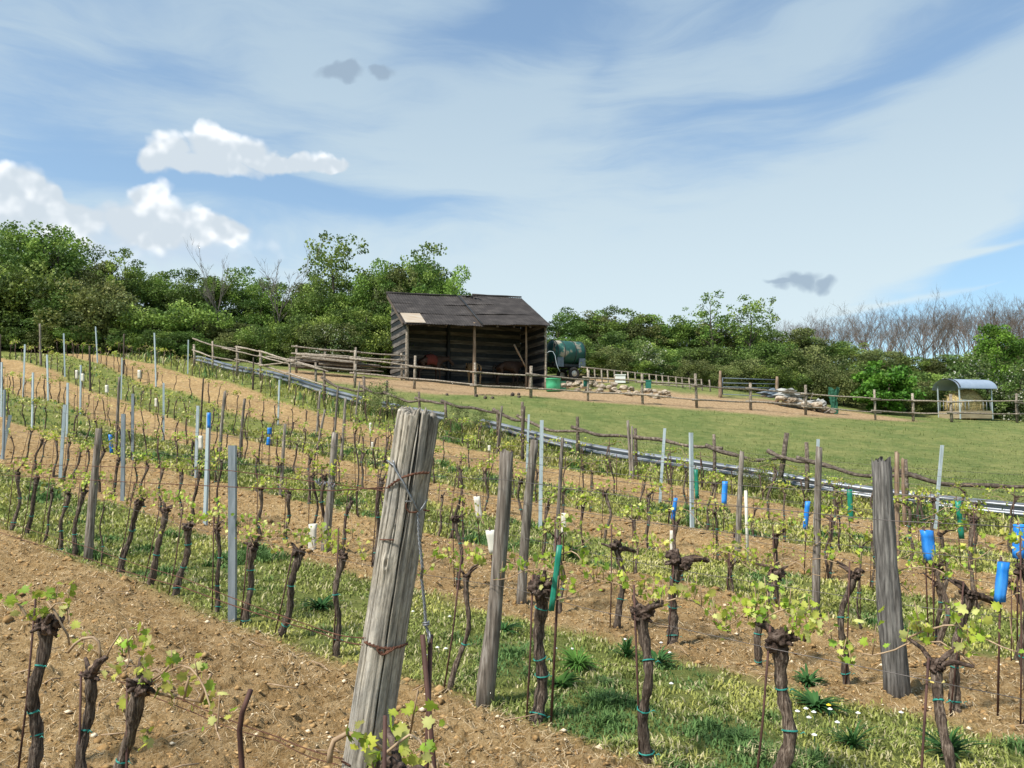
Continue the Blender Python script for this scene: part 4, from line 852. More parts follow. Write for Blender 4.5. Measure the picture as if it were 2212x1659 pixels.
# weeds and flowers ------------------------------------------------------------------
def weed(P, n, L, w, col, seed, name, label, grp, up=.55):
    rng = np.random.default_rng(seed); V = []; Fc = []; C = []; b = 0
    for i in range(n):
        a = rng.uniform(0,2*PI); l = L*rng.uniform(.35,1.2)*(1+.25*math.sin(a*2+seed)); ww = w*rng.uniform(.7,1.2); el = rng.uniform(.45,1.35)*up+.3; d = np.array([math.cos(a)*math.cos(el), math.sin(a)*math.cos(el), math.sin(el)]); s = np.array([-math.sin(a), math.cos(a), 0])
        K = 5
        for k in range(K+1):
            t = k/K; p = d*l*t + np.array([0,0,-l*.45*t*t]) + np.array([math.cos(a),math.sin(a),0])*l*.12*t*t; wk = ww*math.sin(PI*min(.98,.12+.84*t)); V += [p-s*wk, p+s*wk]; cc = np.array(col)*rng.uniform(.7,1.25); C += [cc, cc]
            if k: Fc.append((b+2*k-2, b+2*k-1, b+2*k+1, b+2*k))
        b += 2*K+2
    o = link(name, arr_mesh(name, np.array(V), np.array(Fc), 4, M['grass'], np.array(C)), None, P); tag(o, label, 'weed', grp); return o
WL = [('u3',1480,700,'broad dark weed with upright leaves right of the central grass tuft',.2),('u3',1750,760,'dark leafy weed at the foot of the thick crooked vine',.17),('u3',900,960,'low light green weed in front of the thick knotted vine',.15),
      ('u7',720,1480,'bluish-green grassy weed near the white flowers',.22),('u7',1560,1560,'largest broad-leaved weed at the bottom right',.27),('u7',400,1150,'wide dark green grass clump at the feet of the right-hand vines',.2),
      ('u3',1050,790,'soft bright green mound in the middle of the grass strip',.2),('u7',330,950,'narrow-leaved dark tuft beside the leafy headed vine',.17),('t6',800,280,'spiky dark green tuft left of the end post',.16),('u2',1440,1330,'bushy green weed right of the long green sleeve',.24),('u3',400,480,'dark tuft behind the left-leaning wooden post',.15),('u6',1000,960,'dark green weed behind the broad split post',.2)]
for i, (t, x, y, lb, L) in enumerate(WL):
    P = hit(*T(t, x, y)); weed(P, 110 if i != 6 else 260, L*P.y/5.2*1.05, .005+.003*(i%3), (.05,.13,.035) if i not in (2,6) else (.09,.2,.035), 300+i, 'leafy_weed', lb, None, .9 if i in (0,3,4,9) else .6)
def flower(P, col, label, grp):
    mb = MB(); rnd = random.Random(int(P.x*100)); top = Vector((rnd.uniform(-.01,.01),0,.07)); mb2 = MB().tube([Vector(), top], .0012, 4)
    root = thing('daisy' if col == 'petal' else 'dandelion', label, 'flower', P, grp); mb2.build('stem', M['net'], root)
    for i in range(10):
        a = 2*PI*i/10; mb.blob(top+Vector((math.cos(a)*.009, math.sin(a)*.009, 0)), .0055, i, .1, 1, (1,1,.45))
    mb.blob(top+Vector((0,0,.003)), .008, 3, .1, 1, (1,1,.7)); mb.build('petals', M[col], root)
for t, x, y in [('u7',315,1243),('u7',243,1268),('u7',395,1275),('u7',337,1325),('u7',512,1247),('u7',595,1368),('u7',775,1282),('u7',383,1485),('u7',1140,1275),('u3',870,695),('u3',1470,610),('u3',1870,733),('u3',1003,700),('u3',1770,640),('t6',1610,360),('t6',1830,690),('t6',1905,700),('t6',1935,405),('t6',1725,760),('u5',95,895),('u5',90,1180)]:
    P = hit(*T(t, x, y+10)); flower(P, 'petal', 'small white flower standing in the near grass strip', 'white flowers dotted in the near grass strip')
flower(hit(*T('u7',503,1220)), 'yellow', 'single yellow dandelion among the white flowers', None)

# cut canes lying on the tilled soil
rnd = random.Random(77); mb = MB(); k_ = 0
while k_ < 150:
    a = rnd.uniform(-34,34)*PI/180; r = math.exp(rnd.uniform(math.log(2.6), math.log(13))); X, Y = r*math.sin(a), r*math.cos(a); Z, s_, e_ = soilz(np.array([X]), np.array([Y])); 
    if s_[0] < .6: continue
    k_ += 1; th = rnd.uniform(0, 6.28); L = rnd.uniform(.08,.34); d = Vector((math.cos(th), math.sin(th), 0)); p = Vector((X, Y, Z[0]+.01)); b = Vector((-d.y, d.x, 0))*rnd.uniform(-.25,.25)*L
    mb.tube([p-d*L/2, p+b*.6+Vector((0,0,.012)), p+d*L/2+Vector((0,0,rnd.uniform(0,.03)))], [rnd.uniform(.0025,.005)]*3, 5, .1, k_)
tag(mb.build('prunings', M['cane'], None), 'cut vine canes and twigs littering the tilled soil', 'prunings', kind='stuff')
# ------------------------------------------------------------------ fences
def crook(a, b, r, seed, n=12, amp=.03, sag=0.):
    rnd = random.Random(seed); a = Vector(a); b = Vector(b); L = (b-a).length; p1, p2, p3 = [rnd.uniform(0,6.28) for _ in range(3)]; pts = []
    for i in range(n+1):
        t = i/n; pts.append(a.lerp(b, t) + Vector((0,0,L*amp*(math.sin(3.5*t+p1)-math.sin(p1)*(1-t)-math.sin(3.5+p1)*t + .35*math.sin(11*t+p2)*math.sin(PI*t)) - sag*math.sin(PI*t))) + Vector((-.6,.7,0))*(L*amp*.5*math.sin(6*t+p3)*math.sin(PI*t)))
    return pts, [r*(1.1-.4*i/n)*rnd.uniform(.88,1.12) for i in range(n+1)]
def seg_build(name, a, b, r, seed, mat, parent, amp=.012, n=10, seg=7, sag=0, org=None):
    pts, rad = crook(a, b, r, seed, n, amp, sag); o = org if org is not None else Vector()
    return MB().tube([p-o for p in pts], rad, seg, .14, seed).build(name, M[mat], parent)
# fence with crooked poles along the lower edge of the meadow (also the stretch at upper left)
F1 = [(419,762-18,795),(459,737,None),(512,747,None),(562,757,None),(625,778,None),(700,800,None),(786,812,None),(836,822,None),(905,846,None),(962,868,None),(1075,885,None),(1128,868,None),(1247,900,None),(1372,925,None),(1542,938,None),(1678,935,None),(1742,955,None),(1955,992,None),(2240,1010,None)]
root1 = thing('crooked_pole_fence', 'long low fence of crooked dark poles along the lower edge of the meadow', 'fence', place(ROWC['K'], 1128)); o1 = Vector(root1.location)
fp = []
for i, (x, yt, _) in enumerate(F1):
    P = place(ROWC['K'], x); top = at(x + (22 if x == 1678 else 0), yt, P.y)
    if top.z - P.z < .7: top.z = P.z + 1.05
    if top.z - P.z > 1.5: top.z = P.z + 1.45
    fp.append((P, top)); d = top-P; k_ = random.Random(i).uniform(.85,1.2)
    MB().tube([P-Vector((0,0,.1))-o1, P+d*.5+Vector((.02,0,0))-o1, top-o1], [.055*k_,.05*k_,.045*k_], 8, .12, i).build('fence_post', M['railwood' if x < 700 else 'crook'], root1)
for i in range(len(fp)-1):
    (P, t), (Q, u) = fp[i], fp[i+1]; x = F1[i][0]
    n = (Q-P).normalized(); left = x < 640; hs = (1.28, .72) if left else (.92,)
    for k_, hh in enumerate(hs):
        a = P + Vector((0,0,hh+random.Random(i).uniform(-.05,.05)))-n*.2; b = Q + Vector((0,0,hh-.06))+n*.25
        seg_build('rail', a, b, .04 if left else .05, 50+i*3+k_, 'railwood' if left else 'crook', root1, .006 if left else .03, 12, 7, 0 if left else .1, o1)
# extra loose rails of the upper left stretch
for k_, (x0,y0,x1,y1) in enumerate([(480,752,560,770),(575,770,700,800),(560,790,640,778)]):
    a = place(ROWC['K'], x0); b = place(ROWC['K'], x1); seg_build('rail', at(x0,y0,a.y-.1), at(x1,y1,b.y-.1), .035, 90+k_, 'railwood', root1, .01, 8, 6, 0, o1)
# guardrail beams lying along the fence
def wbeam(c, x0, x1, up, label, off=0.):
    a = place(c+off, x0); b = place(c+off, x1); a = a+Vector((0,0,up)); b = b+Vector((0,0,up)); d = (b-a).normalized(); s = Vector((.12,.12,1)).normalized(); s = (s - d*s.dot(d)).normalized(); nrm = d.cross(s)
    if nrm.y > 0: nrm = -nrm
    prof = [(-.155,.0),(-.13,.03),(-.1,.08),(-.06,.08),(-.03,.025),(0,.0),(.03,.025),(.06,.08),(.1,.08),(.13,.03),(.155,.0)]
    mb = MB(); n = len(prof); K = 8
    for side in (0, 1):
        for i in range(K+1):
            p = (b-a)*(i/K); g = h(a.x+p.x, a.y+p.y) + up - (a.z + p.z)
            for u, w in prof: mb.v.append(p + s*u + nrm*(w - .004*side) + Vector((0,0,g)))
    for side in (0, 1):
        o = side*(K+1)*n
        for i in range(K):
            for j in range(n-1):
                f = (o+i*n+j, o+i*n+j+1, o+(i+1)*n+j+1, o+(i+1)*n+j); mb.f.append(f if side else f[::-1])
    tag(mb.build('guardrail_beam', M['beam'], None, loc=a), label, 'guardrail', 'guardrail beams lying behind the vine rows')
for i, (x0, x1) in enumerate([(424,505),(503,640),(636,788),(826,962),(1040,1215),(1213,1480),(1476,1730),(1726,2000),(1996,2260)]):
    nm = ['first','second','third','fourth','fifth','sixth','seventh','eighth','ninth'][i]
    wbeam(ROWC['L'], x0, x1, .24, f'shiny grey guardrail beam behind the vines, {nm} length from the left end of the line')
# meadow front fence (rails and posts before the shed)
def rail_fence(name, label, pts, tops, hs, pm, rm, r=.05, rr=.038, skip=()):
    P0 = hit(*pts[0]) if len(pts[0]) == 2 else at(*pts[0]); rt = thing(name, label, 'fence', P0); ps = []
    for i, p in enumerate(pts):
        P = hit(*p) if len(p) == 2 else G(*at(*p)[:2]); H = tops[i] if hasattr(tops, '__len__') else tops; rnd = random.Random(i*7+len(name)); H *= rnd.uniform(.94,1.08)
        q = P + Vector((rnd.uniform(-.05,.05),0,H)); k_ = rnd.uniform(.9,1.25)
        MB().tube([P-P0-Vector((0,0,.1)), (P+q)/2-P0+Vector((rnd.uniform(-.02,.02),0,0)), q-P0], [r*k_, r*k_*.95, r*k_*.9], 8, .12, i).build('fence_post', M[pm], rt); ps.append(P)
    for i in range(len(ps)-1):
        if i in skip: continue
        for k_, hh in enumerate(hs):
            rnd = random.Random(i*5+k_); n = (ps[i+1]-ps[i]).normalized()
            seg_build('rail', ps[i]+Vector((0,-.07,hh+rnd.uniform(-.06,.06)))-n*.25, ps[i+1]+Vector((0,-.07,hh+rnd.uniform(-.06,.06)))+n*.3, rr*rnd.uniform(.85,1.15), i*5+k_+len(label), rm, rt, .006, 8, 6, 0, P0)
    return rt
rail_fence('meadow_fence', 'pale two-rail fence of round poles between the meadow and the shed', [(766,824),(895,840),(1027,853),(1147,859),(1270,866),(1388,873),(1505,881),(1622,886),(1740,897),(1891,908),(1973,910),(2056,912),(2197,913),(2330,915)],
           [1.5,1.5,1.42,1.42,1.42,1.4,1.5,1.3,1.4,1.5,1.45,1.45,1.45,1.45], (1.02,.42), 'railwood', 'railwood', .062, .045)
rail_fence('pole_fence', 'grey three-rail pole fence between the hedge and the left end of the shed', [(640,806),(700,812),(766,816),(868,822)], [1.4,1.35,1.5,1.5], (1.3,1.02,.62), 'railwood', 'railwood', .06, .045)
rail_fence('low_rail_fence', 'weathered low fence in front of the stack of poles', [(562,806),(625,826),(683,832),(766,838)], 1.05, (.78,), 'railwood', 'railwood', .05, .036)
# ladder-like fence right of the tank
lf = thing('hurdle_fence', 'light slatted hurdle fence running right from the green tank', 'fence', at(1310, 815, 43)); o_ = Vector(lf.location)
def hp(t): x = 1297+t*(1530-1297); P = at(x, 800+t*55, 43.5-1.2*t); return G(P.x, P.y)
LT = [(T('u8',420+t*1030,0)[0], 440+t*105) for t in (0,1)]
def lad(x, y): P = at(*T('u8',x,y), 42.6); return P
seg_build('top_rail', lad(415,432), lad(1460,545), .04, 1, 'railwood', lf, .001, 8, 6, 0, o_); seg_build('middle_rail', lad(500,560), lad(1480,610), .035, 2, 'railwood', lf, .003, 8, 6, 0, o_)
for i, x in enumerate([470,532,592,645,705,768,823,885,940,1008,1068,1122,1175,1240,1293,1355,1408,1462,1532]):
    y0 = 440+(x-420)*.098; P = lad(x, y0-6); Q = lad(x+12, y0+190-.06*(x-420)); MB().tube([P-o_, Q-o_], [.042,.045], 6, .1, i).build('slat', M['railwood'], lf)
# gate
gt = thing('metal_gate', 'grey tubular metal gate hung between two wooden posts', 'gate', hit(1553,858)); o_ = Vector(gt.location); Yg = o_.y
for k_, (x, y0, y1) in enumerate([(1628,465,715),(2122,515,760)]): seg_build('gate_post', at(*T('u8',x,y1),Yg), at(*T('u8',x,y0),Yg), .1, k_, 'postlight', gt, .002, 5, 8, 0, o_)
for k_, (ya, yb) in enumerate([(527,543),(570,580),(604,617),(668,690)]): MB().tube([at(*T('u8',1645,ya),Yg)-o_, at(*T('u8',2110,yb),Yg)-o_], .024, 6).build('gate_bar', M['bluegrey'], gt)
MB().tube([at(*T('u8',1648,525),Yg)-o_, at(*T('u8',1648,670),Yg)-o_], .024, 6).build('gate_bar', M['bluegrey'], gt)

# ------------------------------------------------------------------ shed
A_ = R(22); SW = 7.95; SD = 3.6
sb = at(878, 821, 40); ex = Vector((math.cos(A_), math.sin(A_), 0)); ey = Vector((-math.sin(A_), math.cos(A_), 0))
shed = thing('open_shed', 'dark open-fronted timber shed with a sagging roof on the slope', 'shed', sb)
def zfl(u): return (h(*(sb+ex*u)[:2]) - sb.z)
ZE = 3.1; tilt = .036
def S3(u, v, z): p = ex*u + ey*v; return Vector((p.x, p.y, z))
def eave(u): return ZE + tilt*u
RISE = 2.0; OV = .45
def wall(name, u0, v0, u1, v1, ztop0, ztop1, n=12, seed=0, lowf=0.):
    rnd = random.Random(seed); mb = MB(); a = S3(u0,v0,0); b = S3(u1,v1,0); d = (b-a); L = d.length; d.normalize(); nn = Vector((-d.y, d.x, 0)); zb = min(zfl(u0), zfl(u1))-.1; 
    H = max(ztop0, ztop1) - zb; hb = .235; k = int(H/hb)+1
    for i in range(k):
        z0 = zb + i*hb + lowf; z1 = z0+hb*.94; th = rnd.uniform(.02,.035); off = nn*(.022 if i % 2 else -.016)+nn*rnd.uniform(-.005,.005)
        cuts = [0, L] if L < 4 else [0, L*rnd.uniform(.35,.6), L]
        for c0, c1 in zip(cuts[:-1], cuts[1:]):
            def zt(s): return ztop0 + (ztop1-ztop0)*s/L
            if ztop1 != ztop0:
                if zt(c1) <= z0+.03: continue
                if zt(c0) < z0+.02: c0 = (z0+.02-ztop0)*L/(ztop1-ztop0)
            za, zb_ = min(z1, zt(c0)), min(z1, zt(c1-.02))
            if max(za, zb_) <= z0+.02: continue
            q = len(mb.v); dz = rnd.uniform(-.012,.012)
            for s, zt_ in ((c0, max(za, z0+.005)), (c1+.004, max(zb_, z0+.005))):
                for oz in (z0, zt_):
                    for on_ in (-th/2, th/2): mb.v.append(a + d*s + nn*on_ + off + Vector((0,0,oz+dz)))
            for f in ((0,1,3,2),(4,6,7,5),(0,4,5,1),(2,3,7,6),(0,2,6,4),(1,5,7,3)): mb.f.append(tuple(q+k_ for k_ in f))
    return mb.build(name, M['plank'], shed, smooth=False)
wall('back_wall', 0, SD, SW, SD, ZE+RISE*.97, eave(SW)+RISE*.97, seed=1)
wall('side_wall', 0, .05, 0, SD, ZE-.0, ZE+RISE*.97, seed=2); wall('side_wall', SW, .05, SW, SD, eave(SW), eave(SW)+RISE*.97, seed=3)
def sp(name, u, v, z0, z1, w, mat, u2=None): 
    a = S3(u, v, z0); b = S3(u2 if u2 is not None else u, v, z1); return seg_build(name, a, b, w, int(u*10+v), mat, shed, .002, 5, 8)
sp('front_post', 0.0, -.06, zfl(0)-.1, ZE, .1, 'railwood'); sp('front_post', 3.72, -.05, zfl(3.7)-.3, eave(3.7), .1, 'postlight'); sp('front_post', SW, -.08, zfl(SW)-.2, eave(SW), .07, 'railwood')
sp('inner_post', 3.35, SD-.15, zfl(3)-.1, eave(3)+1.5, .13, 'black'); sp('inner_post', SW-.95, .5, zfl(7), eave(7)+.2, .07, 'postlight'); sp('brace', SW-1.75, .35, 2.2, .95, .055, 'postlight', SW-1.05); sp('brace', 2.2, SD-.3, 1.9, .9, .06, 'wooddark', 3.3); sp('inner_post', SW-.8, .3, zfl(7)-.2, 1.0, .1, 'postlight')
seg_build('eave_beam', S3(-.2,0,ZE-.06), S3(SW+.15,0,eave(SW)-.06), .08, 4, 'wooddark', shed, .001, 6, 8)
for i in range(9):
    u = .1+i*(SW-.2)/8; seg_build('rafter', S3(u,-OV+.05,eave(u)-.02-OV*RISE/SD+.02), S3(u,SD+.1,eave(u)+RISE-.06), .05, i, 'wooddark', shed, .001, 4, 6)
def roofpanel(name, u0, u1, lift, skew0=0, skew1=0, mat='roof', v0=-OV, v1=SD+.15, cr=3, seed=0):
    nu = int((u1-u0)/.018); rnd = random.Random(seed); V = []; Fc = []; b = 0; slope = RISE/SD
    for c in range(cr):
        va = v0+(v1-v0)*c/cr - .06; vb = v0+(v1-v0)*(c+1)/cr; nv = 5; wob = rnd.uniform(-.01,.01)
        for sgn in (0, 1):
            for i in range(nu+1):
                for j in range(nv+1):
                    v = va+(vb-va)*j/nv; t = (v-v0)/(v1-v0); s0 = u0+skew0*(1-t); s1 = u1+skew1*(1-t); u = s0+(s1-s0)*i/nu
                    z = eave(u)+v*slope + lift + .01*math.cos(2*PI*u/.15) + .035*(1-j/nv) + wob + .03*math.sin(u*1.1+c) + .02*(cr-1-c)*0 - (.012 if sgn else 0)
                    if j == 0: z -= .012*math.sin(u*5+c)
                    V.append(tuple(S3(u, v, z)))
            for i in range(nu):
                for j in range(nv):
                    q = b+i*(nv+1)+j; f = (q, q+nv+1, q+nv+2, q+1); Fc.append(f if not sgn else f[::-1])
            b += (nu+1)*(nv+1)
    me = arr_mesh(name, np.array(V), np.array(Fc), 4, M[mat], smooth=True); return link(name, me, shed)
roofpanel('roof', -.28, 4.1, .03, 0, -.0, seed=1); rr_ = roofpanel('roof', 4.0, SW+.12, .1, 0, 0, seed=2)
pm_ = MB()
for q_ in ((-.2,-OV-.04),(.88,-OV-.04),(.88,.72),(-.2,.72)):
    for z_ in (.13,.15): pm_.v.append(S3(q_[0], q_[1], eave(q_[0])+q_[1]*RISE/SD+z_))
for f_ in ((1,3,5,7),(6,4,2,0),(0,2,3,1),(2,4,5,3),(4,6,7,5),(6,0,1,7)): pm_.f.append(f_)
pm_.build('roof_patch', M['patch'], shed, smooth=False)
def backing(u0,v0,u1,v1,z0a,z0b):  # black sheet added behind the planks, stands in for shade in their gaps
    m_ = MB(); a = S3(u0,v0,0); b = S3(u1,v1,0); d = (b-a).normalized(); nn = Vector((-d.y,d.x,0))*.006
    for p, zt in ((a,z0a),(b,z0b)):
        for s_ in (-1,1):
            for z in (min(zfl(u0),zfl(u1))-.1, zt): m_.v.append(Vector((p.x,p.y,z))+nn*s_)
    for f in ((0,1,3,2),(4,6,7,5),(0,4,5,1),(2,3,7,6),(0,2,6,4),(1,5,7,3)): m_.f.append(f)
    m_.build('gap_shade_sheet', M['black'], shed, smooth=False)
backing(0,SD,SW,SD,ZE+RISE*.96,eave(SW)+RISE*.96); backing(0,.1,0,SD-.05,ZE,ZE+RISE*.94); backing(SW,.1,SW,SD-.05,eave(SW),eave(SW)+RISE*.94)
MB().tube([S3(4.02, -OV, eave(4)-OV*RISE/SD+.12), S3(4.0, 1.5, eave(4)+1.5*RISE/SD+.15), S3(4.02, SD+.1, eave(4)+RISE+.14)], .05, 6, .15, 3).build('joint_strip', M['black'], shed)
mb = MB(); 
for i in range(5): mb.box(S3(4.35+.16*i, SD-.05-.12*i, eave(4)+RISE+.1), (.35,.12,.03), Matrix.Rotation(.4*i+.3,3,'Z'))
mb.build('broken_ridge_tiles', M['roof'], shed, smooth=False)
seg_build('ridge_cap', S3(-.28,SD+.15,eave(0)+RISE+.15), S3(3.95,SD+.15,eave(4)+RISE+.15), .07, 5, 'roof', shed, .0015, 10, 8); seg_build('ridge_cap', S3(4.9,SD+.15,eave(5)+RISE+.22), S3(SW+.12,SD+.15,eave(SW)+RISE+.22), .07, 5, 'roof', shed, .0015, 10, 8)
mb = MB(); mb.box(S3(-.3,1.6,0)+Vector((0,0,eave(0)+1.6*RISE/SD-.03)), (.03,4.35,.14), Matrix.Rotation(A_,3,'Z') @ Matrix.Rotation(math.atan(RISE/SD),3,'X')); mb.build('verge_board', M['wooddark'], shed, smooth=False)

# ------------------------------------------------------------------ horses
def horse(u, v, rz, sc, mat, label, rug=False, headlow=True):
    P = sb + ex*u + ey*v; P.z = h(P.x, P.y); root = thing('horse', label, 'horse', P, 'horses standing inside the shed', A_+rz); root.scale = (sc,)*3
    # side view skeleton, facing +x, withers 1.3
    J = {'pelvis':(-.55,0,1.13),'loin':(-.25,0,1.12),'chest':(.15,0,1.08),'shoulder':(.42,0,1.1),'neck1':(.62,0,1.2 if headlow else 1.3),'neck2':(.85,0,1.22 if headlow else 1.5),'poll':(1.02,0,1.24 if headlow else 1.66),'face':(1.16,0,1.08 if headlow else 1.54),'muzzle':(1.3,0,.9 if headlow else 1.4)}
    E = [('pelvis','loin'),('loin','chest'),('chest','shoulder'),('shoulder','neck1'),('neck1','neck2'),('neck2','poll'),('poll','face'),('face','muzzle')]
    Rr = dict(pelvis=.27,loin=.29,chest=.31,shoulder=.26,neck1=.19,neck2=.14,poll=.11,face=.1,muzzle=.07)
    for s, sd in ((1,'l'),(-1,'r')):
        y = .15*s; f = .04*s
        for nme, p, r_ in (('hip',(-.6,y,.98),.2),('stifle',(-.46,y*1.05,.78),.12),('hock',(-.7+f,y,.46),.062),('fet',(-.66+f,y,.15),.042),('hoof',(-.62+f,y,.02),.058)):
            J[nme+sd] = p; Rr[nme+sd] = r_
        for nme, p, r_ in (('elb',(.36,y,.8),.13),('kne',(.4-f,y,.45),.062),('ffet',(.39-f,y,.14),.042),('fhoof',(.43-f,y,.02),.056)):
            J[nme+sd] = p; Rr[nme+sd] = r_
        E += [('pelvis','hip'+sd),('hip'+sd,'stifle'+sd),('stifle'+sd,'hock'+sd),('hock'+sd,'fet'+sd),('fet'+sd,'hoof'+sd),('shoulder','elb'+sd),('elb'+sd,'kne'+sd),('kne'+sd,'ffet'+sd),('ffet'+sd,'fhoof'+sd)]
    names = list(J); me = bpy.data.meshes.new('body'); me.from_pydata([J[n] for n in names], [(names.index(a), names.index(b)) for a, b in E], [])
    me.materials.append(M[mat]); o = link('body', me, root); sk = o.modifiers.new('skin', 'SKIN'); sv = me.skin_vertices[0].data
    for i, n in enumerate(names): sv[i].radius = (Rr[n]*.78, Rr[n]); sv[i].use_root = (n == 'pelvis')
    ss = o.modifiers.new('sub', 'SUBSURF'); ss.levels = 2; ss.render_levels = 2
    nk = J['neck1']; pl = J['poll']; mn = MB()
    for i in range(9):
        t = i/8; p = Vector(nk).lerp(Vector(pl), t)+Vector((-.03,0,.15-.05*t)); mn.tube([p, p+Vector((-.04,.07,-.1)), p+Vector((-.02,.1,-.24))], [.035,.03,.008], 5, .2, i)
    mn.build('mane', M['mane'], root); MB().tube([(-.8,0,1.16),(-.9,0,1.02),(-.92,0,.7),(-.88,0,.38)], [.04,.06,.07,.02], 7, .2, 1).build('tail', M['mane'], root)
    for s in (1,-1): MB().tube([Vector(pl)+Vector((-.02,.055*s,.07)), Vector(pl)+Vector((-.03,.075*s,.15)), Vector(pl)+Vector((-.01,.07*s,.21))], [.03,.028,.005], 6).build('ear', M[mat], root)
    for s in (1,-1): MB().blob(Vector(J['face']).lerp(Vector(pl),.45)+Vector((.03,.075*s,.03)), .018, 1, 0, 1).build('eye', M['black'], root)
    if rug:
        V = []; Fc = []; n = 16; K = 10
        for i in range(K+1):
            x = -.34+.62*i/K
            for j in range(n+1):
                a = -.12*PI + 1.24*PI*j/n; rr2 = .335+.01*math.sin(i*2+j); t_ = abs(i/K-.5)*2; q_ = rr2*(1-.1*t_*t_); V.append((x, -q_*math.cos(a)*.8, 1.1+q_*math.sin(a)*.97 - (.1+.03*math.sin(i) if j in (0,n) else 0) - .03*t_*t_))
        for i in range(K):
            for j in range(n): q = i*(n+1)+j; Fc.append((q,q+1,q+n+2,q+n+1))
        o = link('blanket', arr_mesh('blanket', np.array(V), np.array(Fc), 4, M['rug'], smooth=True), root); so_ = o.modifiers.new('th','SOLIDIFY'); so_.thickness = .012
    return root
horse(1.75, 1.5, .12, 1.04, 'horse', 'dark brown horse wearing a red striped blanket, leftmost in the shed', True)
horse(4.35, 1.9, PI*.52, .92, 'horsetan', 'light tan horse seen from behind, in the middle of the shed')
horse(6.35, 1.5, .1, 1.08, 'horse', 'dark brown horse without a blanket, rightmost in the shed')

# ------------------------------------------------------------------ things round the shed
# water tank trailer
tk = thing('tank_trailer', 'old green and rust water tank on a two-wheeled trailer right of the shed', 'trailer', G(*at(1222,813,45)[:2]), None, R(28)); TS = 1.0
m_, nt, bs = newmat('peeling_green_paint'); n_ = noise(nt, 1.3, 5, coords(nt)); c_ = ramp(nt, n_, [(.46,(.01,.07,.058)),(.53,(.022,.12,.095)),(.56,(.24,.22,.16)),(.68,(.36,.33,.26))]); lk(nt, c_, bs.inputs['Base Color']); bs.inputs['Roughness'].default_value = .6; M['tankpaint'] = m_
def lathe_x(mb, x0, x1, r, dome, n=28, cz=0):
    pts = [Vector((x0-dome,0,cz)), Vector((x0-dome*.7,0,cz)), Vector((x0,0,cz)), Vector((x0+.02,0,cz)), Vector((x1-.02,0,cz)), Vector((x1,0,cz)), Vector((x1+dome*.7,0,cz)), Vector((x1+dome,0,cz))]; return mb.tube(pts, [r*.3, r*.72, r*.98, r, r, r*.98, r*.72, r*.3], n)
lathe_x(MB(), -.95, .95, .7, .14, cz=1.62).build('tank', M['tankpaint'], tk)
for x in (-.93, -.45, .3, .93): MB().ring(Vector((x,0,1.62)), .712, .022, Vector((1,0,0)), 28, 6).build('tank_band', M['black'], tk)
mb = MB(); mb.box((0,.0,.84), (2.2,.1,.14)).box((0,.5,.84),(2.2,.1,.14)).box((0,-.5,.84),(2.2,.1,.14)).box((-.9,0,.95),(.12,1.2,.3)).box((.9,0,.95),(.12,1.2,.3)).box((0,0,.62),(.1,1.3,.1)).box((1.5,0,.8),(.9,.1,.1)); mb.build('chassis', M['black'], tk, smooth=False)
for x in (-.75, .75): MB().box((x,-.62,1.0), (.42,.08,.55)).build('mudguard_panel', M['bluegrey'], tk, smooth=False)
for s in (-.66, .66):
    w_ = MB().ring(Vector((.15,s,.36)), .27, .1, Vector((0,1,0)), 20, 8).build('wheel', M['tyre'], tk); MB().tube([(.15,s-.06,.36),(.15,s+.06,.36)], .18, 14).build('rim', M['white'], w_)
MB().box((-1.02,-.45,1.5), (.05,.05,1.1)).box((-1.02,-.15,1.5),(.05,.05,1.1)).box((-1.02,-.3,1.2),(.04,.3,.04)).box((-1.02,-.3,1.5),(.04,.3,.04)).box((-1.02,-.3,1.8),(.04,.3,.04)).build('ladder', M['black'], tk, smooth=False)
# pale hose arching beside the shed
hp_ = [at(*T('u1',x,y), 41.5) for x,y in [(1775,760),(1800,745),(1835,748),(1858,790),(1870,860),(1885,910),(1910,960)]]
tag(MB().tube([p-hp_[-1] for p in hp_], .017, 6).build('hose', M['galv'], None, loc=hp_[-1]), 'pale hose arching from the shed corner into the green tub', 'hose')
# green tub
tb = G(*at(1195, 842, 40.2)[:2]); tr = thing('water_tub', 'round light green plastic tub at the right corner of the shed', 'tub', tb)
mb = MB(); n = 28; prof = [(0,0),(.3,0),(.36,.02),(.375,.35),(.38,.62),(.41,.64),(.41,.68),(.365,.68),(.355,.62),(.34,.35),(.33,.12),(0,.1)]
for r_, z_ in prof:
    for j in range(n): mb.v.append(Vector((max(r_,.001)*math.cos(2*PI*j/n), max(r_,.001)*math.sin(2*PI*j/n), z_)))
for i in range(len(prof)-1):
    for j in range(n): mb.f.append((i*n+j, i*n+(j+1)%n, (i+1)*n+(j+1)%n, (i+1)*n+j))
mb.build('shell', M['tub'], tr); MB().tube([(0,0,.5),(0,0,.6)], .35, 20).build('water', M['black'], tr)
tag(MB().box((0,0,.22), (.85,.5,.45)).build('dark_green_crate', M['net'], None, False, G(*at(1205, 836, 41.6)[:2])), 'dark green crate behind the light green tub', 'crate')
# white box, two small green feed boxes on fence
wb = thing('white_box', 'white plastic box standing in front of the slatted hurdle fence', 'box', at(*T('u8',757,572), 42.2)); zz = h(*wb.location[:2]); wb.location.z = max(zz, wb.location.z-.15)
MB().box((0,0,.22),(.52,.42,.42)).build('tub_body', M['petal'], wb, False); MB().box((0,0,.45),(.58,.48,.05)).build('lid', M['petal'], wb, False)
for nm, x, y in (('small dark green box hanging on the fence post right of the tub', 460, 570), ('small dark green box on the fence post below the white box', 1000, 585)):
    P = at(*T('u8',x,y), 35.6); o = MB().box((0,0,0),(.24,.2,.34)).box((0,0,.19),(.28,.24,.04)).build('feed_box', M['greenmetal'], None, False, P); tag(o, nm, 'box')
